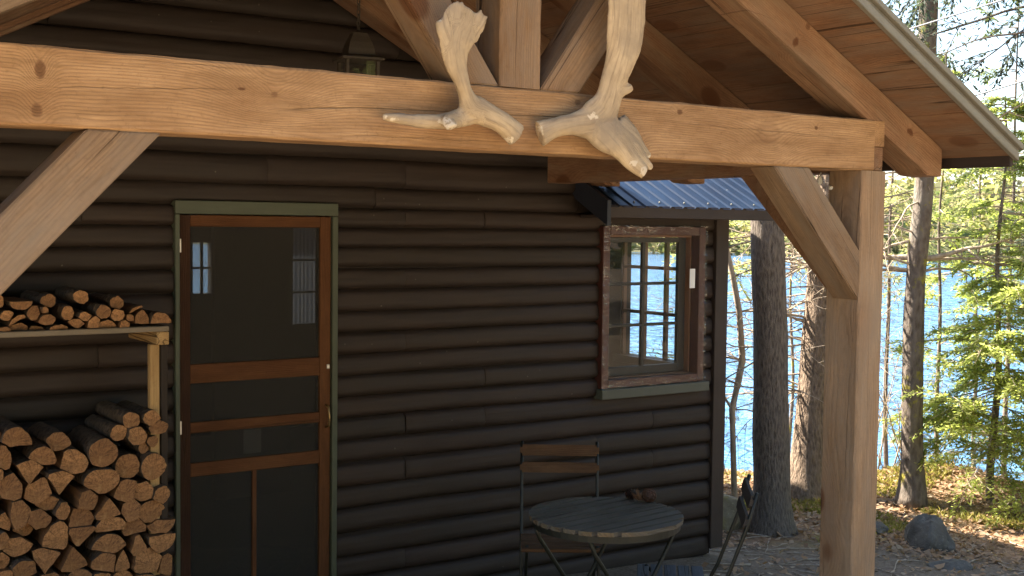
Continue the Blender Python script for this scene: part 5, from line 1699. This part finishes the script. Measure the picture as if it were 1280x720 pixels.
# 5 young hemlock in bright sun
def hemlock(name, label, g, H, R0, mat, rr, nb, z0=.35, seed=0, r_tr=.05, dens=1.0, lean=(0, 0, 0), bark='bark_pale', leafL=.05, leafW=.016):
    t = empty(name, g, label, 'tree', 'trees by the lake')
    P = []
    for i in range(25):
        f = i/24
        P.append(g+Vector((0, 0, -.2+(H+.2)*f))+Vector(lean)*f+Vector((noise.noise(Vector((f*4, seed, 0))), noise.noise(Vector((f*4, seed, 5))), 0))*.05)
    tube('trunk', P, [r_tr*(1-.85*i/24) for i in range(25)], M[bark], t, 10, .08)
    BV, BF, LV, LF = [], [], [], []
    for k in range(nb):
        f = rr.random()
        z_ = z0+(H-z0)*f
        p = at_h(P, g.z+z_)
        a = rr.uniform(0, 2*PI)
        L = R0*(1-f*.85)*rr.uniform(.55, 1.15)
        d = Vector((math.cos(a), math.sin(a), rr.uniform(-.3, .45)))
        Pb = path_branch(p, d, L, 8, .06, .035, rr)
        tube_data(Pb, [r_tr*.2*(1-.85*i/8) for i in range(9)], 5, BV, BF, cap=False)
        ns_ = int(max(2, L/.16))
        for q in range(ns_):
            i = rr.randint(1, 7)
            t_ = (Pb[i+1]-Pb[i]).normalized()
            sd = t_.cross(Vector((0, 0, 1))).normalized()*rr.choice((-1, 1))
            spray(LV, LF, BV, BF, Pb[i].lerp(Pb[i+1], rr.random()), t_*.9+sd*rr.uniform(.1, .9)+Vector((0, 0, rr.uniform(-.12, .08))), L*rr.uniform(.25, .45)+.08, rr, .05, 11, leafL, leafW, .34, .003, dens)
    crown(t, LV, LF, mat, BV, BF, M['twig'])
    return t
g = onground(1240, 628); g.z = gh(g.x, g.y)
hemlock('hemlock_tree', 'young bright green hemlock in sun, nearest the right edge', g, 3.15, .78, M['hemlock'], rt, 190, .4, 3., .035, 1.9, leafL=.042, leafW=.013)
g = PR(1168, 590, 12.0); g.z = gh(g.x, g.y)
hemlock('hemlock_tree', 'thin dark stemmed hemlock sapling between the slender trunk and the bright hemlock', g, 4.2, .45, M['hemlock'], rt, 20, .5, 5., .026, .8, bark='bark_pale')
g = PR(1300, 620, 11.5); g.z = gh(g.x, g.y)
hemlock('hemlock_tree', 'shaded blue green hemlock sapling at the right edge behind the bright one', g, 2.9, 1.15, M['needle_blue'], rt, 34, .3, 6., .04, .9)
g = PR(1254, 600, 12.8); g.z = gh(g.x, g.y)
hemlock('pine_tree', 'thin tall stem with sparse needles rising behind the bright hemlock', g, 5.2, .8, M['needle_dark'], rt, 20, 3.0, 9., .03, .7, bark='bark_pale')
g = PR(1105, 600, 14.5); g.z = gh(g.x, g.y)
hemlock('hemlock_tree', 'yellow green hemlock behind the right porch post by the water', g, 5.6, 1.35, M['hemlock_far'], rt, 24, 3.2, 12., .035, .5, leafL=.08, leafW=.028)
g = PR(1215, 600, 16.5); g.z = gh(g.x, g.y)
hemlock('hemlock_tree', 'hemlock top at the water edge below the roof corner', g, 5.0, 1.7, M['hemlock_far'], rt, 26, 3.1, 15., .035, .5, leafL=.09, leafW=.03)
g = PR(985, 600, 15.0); g.z = gh(g.x, g.y)
hemlock('hemlock_tree', 'pale green hemlock seen between the two pine trunks', g, 5.0, 1.2, M['hemlock_far'], rt, 26, 3.0, 17., .03, .6, leafL=.08, leafW=.026)

# 6 crooked sapling by the cabin corner
g = onground(918, 628); g.z = gh(g.x, g.y)
r_ = math.hypot(g.x, g.y)
t6 = empty('sapling', g, 'thin crooked bare sapling between the cabin corner and the dark pine', 'tree', 'trees by the lake')
pts = [g-Vector((0, 0, .15)), g, PR(916, 540, r_), PR(915, 512, r_), PR(922, 480, r_+.1), PR(928, 450, r_+.1), PR(924, 390, r_), PR(916, 345, r_), PR(908, 310, r_), PR(901, 270, r_), PR(896, 215, r_)]
tube('trunk', pts, [.030, .028, .026, .027, .028, .028, .026, .024, .021, .018, .012], M['twig'], t6, 8, .15)
V, Fc = [], []
sp_ = [(pts[3], VR*-1+Vector((0, 0, 1.3)), .55, .012), (pts[5], VR*-1+VD*.3+Vector((0, 0, .25)), .7, .009)]
for k in range(16):
    i = rt.randint(3, 9)
    sp_.append((pts[i], VR*rt.choice((-1, 1))+VD*rt.uniform(-.5, .5)+Vector((0, 0, rt.uniform(-.1, .5))), rt.uniform(.3, .9), rt.uniform(.004, .008)))
dead_branches(t6, sp_, rt, 5)
BV, BF, LV, LF = [], [], [], []
for k in range(7):
    p = pts[rt.randint(5, 9)]+VR*rt.uniform(-.5, .1)+VD*.3
    spray(LV, LF, BV, BF, p, VR*rt.uniform(-1, 1)+Vector((0, 0, rt.uniform(-.1, .3))), rt.uniform(.25, .45), rt, nl=8)
crown(t6, LV, LF, M['hemlock'], BV, BF, M['twig'])
# a bare shrub line of dead twigs between the pines and behind the post
g = PR(1120, 612, 10.8); g.z = gh(g.x, g.y)
t7 = empty('bare_shrub', g, 'leafless grey twiggy shrub at the water behind the post', 'shrub')
V, Fc = [], []
sp_ = []
for k in range(16):
    sp_.append((g+Vector((rt.uniform(-.2, .2), rt.uniform(-.2, .2), 0)), VR*rt.uniform(-.8, .9)+Vector((0, 0, 1.1)), rt.uniform(.8, 2.2), rt.uniform(.004, .009)))
dead_branches(t7, sp_, rt, 6, 'stem')

# ------------------------------------------------------------------ lines from the dark pine
for (pa_, pb_, lab_) in (((955, 92), (1240, 0), 'upper thin grey line crossing the sky above the roof edge'), ((955, 197), (1285, 95.5), 'lower thin grey line crossing the sky above the roof edge')):
    r_ = math.hypot(P1[0].x, P1[0].y)
    a = PR(pa_[0], pa_[1], r_+.0); b = PR(pb_[0], pb_[1], r_-1.2)
    c_ = a+(b-a)*2.6
    pts = [a.lerp(c_, i/30)-Vector((0, 0, .02*math.sin(PI*i/30))) for i in range(31)]
    tag(tube('cable', pts, .0048, M['cable'], None, 6), lab_, 'cable', 'lines strung from the dark pine')

# ------------------------------------------------------------------ forest floor litter
rg = random.Random(4)
V, Fc = [], []
cnt = 0
while cnt < 20000:
    az = math.radians(rg.uniform(43.5, 60)); r = rg.uniform(6.0, 13.5)
    x_, y_ = r*math.sin(az), r*math.cos(az)
    u = U(x_, y_)
    k = sstep(8.2, 9.6, u+1.4*noise.noise(Vector((x_*.8, y_*.8, 0))))
    if rg.random() > .10+.9*k: continue
    if x_ < CX+.1 and y_ > 5.4: continue
    z_ = gh(x_, y_)
    p = Vector((x_, y_, z_+rg.uniform(.002, .022)))
    a = rg.uniform(0, 2*PI)
    d = Vector((math.cos(a), math.sin(a), rg.gauss(.05, .4))).normalized(); s = Vector((-math.sin(a), math.cos(a), rg.gauss(0, .45))).normalized()
    L = rg.uniform(.02, .06)
    quad_leaf(V, Fc, p, d, s, L, L*rg.uniform(.4, .75)); cnt += 1
tag(from_data('leaf_litter', V, Fc, M['litter']), 'dry orange brown leaves scattered over the forest floor', 'leaf litter', kind='stuff')
V, Fc = [], []
cnt = 0
while cnt < 14000:
    az = math.radians(rg.uniform(43.5, 60)); r = rg.uniform(8.5, 13.0)
    x_, y_ = r*math.sin(az), r*math.cos(az)
    k = noise.noise(Vector((x_*1.3+4, y_*1.3, 2)))
    hum = math.exp(-(((x_-8.75)*.64-(y_-6.25)*.77)**2/.42+((x_-8.75)*.77+(y_-6.25)*.64)**2/.25))
    if k+hum*.5 < .18: continue
    z_ = gh(x_, y_)
    a = rg.uniform(0, 2*PI)
    d = Vector((math.cos(a)*.6, math.sin(a)*.6, rg.uniform(.3, 1))).normalized(); s = d.cross(rvec()).normalized()
    quad_leaf(V, Fc, Vector((x_, y_, z_-.003)), d, s, rg.uniform(.03, .075), rg.uniform(.006, .014)); cnt += 1
tag(from_data('ground_moss', V, Fc, M['moss_leaf']), 'yellow green moss and low plants on the bank', 'moss', kind='stuff')
V, Fc = [], []
for k in range(260):
    az = math.radians(rg.uniform(43, 60)); r = rg.uniform(6, 12)
    x_, y_ = r*math.sin(az), r*math.cos(az)
    if x_ < CX+.15 and y_ > 5.3: continue
    a = rg.uniform(0, 2*PI); L = rg.uniform(.1, .6)
    P = [Vector((x_+math.cos(a)*L*i/4+rg.uniform(-.01, .01), y_+math.sin(a)*L*i/4+rg.uniform(-.01, .01), 0)) for i in range(5)]
    for p in P: p.z = gh(p.x, p.y)+.008
    tube_data(P, [rg.uniform(.002, .007)*(1-.15*i) for i in range(5)], 5, V, Fc)
tag(from_data('fallen_twigs', V, Fc, M['twig'], smooth=True), 'thin dead twigs lying on the dirt and leaves', 'twigs', kind='stuff')

# ------------------------------------------------------------------ unseen woods added round the yard to block sky light (one mass)
rq = random.Random(12)
V, Fc, MI = [], [], []
for k in range(64):
    az = math.radians(rq.uniform(70, 318)); r = rq.uniform(15, 24)
    b = Vector((r*math.sin(az), r*math.cos(az), 0)); b.z = gh(b.x, b.y)-.2
    H = rq.uniform(9, 14)
    n0 = len(Fc); tube_data([b, b+Vector((rq.uniform(-.3, .3), rq.uniform(-.3, .3), H*.5)), b+Vector((rq.uniform(-.4, .4), 0, H*.95))], [.2, .15, .03], 7, V, Fc)
    MI += [1]*(len(Fc)-n0)
    for q in range(190):
        f = rq.random(); R_ = 2.3*(1-f)**.7+.25; a = rq.uniform(0, 2*PI); rr = R_*math.sqrt(rq.random())
        p = b+Vector((rr*math.cos(a), rr*math.sin(a), H*(.13+.87*f)))
        d = Vector((rq.gauss(0, 1), rq.gauss(0, 1), rq.gauss(0, .7))).normalized(); s = d.cross(Vector((rq.gauss(0, 1), rq.gauss(0, 1), rq.gauss(0, 1)))).normalized()
        quad_leaf(V, Fc, p, d, s, rq.uniform(.5, 1.1), rq.uniform(.25, .6)); MI.append(0)
tag(from_data('added_shade_woods', V, Fc, [M['needle_dark'], M['bark_warm']], mi=MI), 'unseen pine woods added to shade the open side of the yard', 'woods', kind='stuff')

# ------------------------------------------------------------------ light
SUN_EL, SUN_AZ = math.radians(45), math.radians(-30)        # azimuth from +Y towards +X
sd = Vector((math.sin(SUN_AZ)*math.cos(SUN_EL), math.cos(SUN_AZ)*math.cos(SUN_EL), math.sin(SUN_EL)))
sl_ = bpy.data.lights.new('sun', 'SUN'); sl_.energy = 5.0; sl_.angle = math.radians(.5); sl_.color = (1, .90, .76)
so = bpy.data.objects.new('sun', sl_); COL.objects.link(so)
so.rotation_euler = sd.to_track_quat('Z', 'Y').to_euler(); so.location = (0, 0, 20)
w = bpy.data.worlds.new('World'); S.world = w; w.use_nodes = True
nt = w.node_tree
bg = nt.nodes['Background']
sky = nt.nodes.new('ShaderNodeTexSky'); sky.sky_type = 'NISHITA'; sky.sun_disc = False
sky.sun_elevation = SUN_EL; sky.sun_rotation = SUN_AZ
sky.air_density = 1.0; sky.dust_density = 1.3; sky.ozone_density = 0.6
nt.links.new(sky.outputs[0], bg.inputs[0]); bg.inputs[1].default_value = .075
vs = S.view_settings
vs.view_transform = 'Standard'; vs.look = 'None'; vs.gamma = 1; vs.use_curve_mapping = False
vs.exposure = 2.65
S.cycles.max_bounces = 8; S.cycles.diffuse_bounces = 4; S.cycles.transparent_max_bounces = 24
S.cycles.use_denoising = True
S.cycles.sample_clamp_indirect = 6
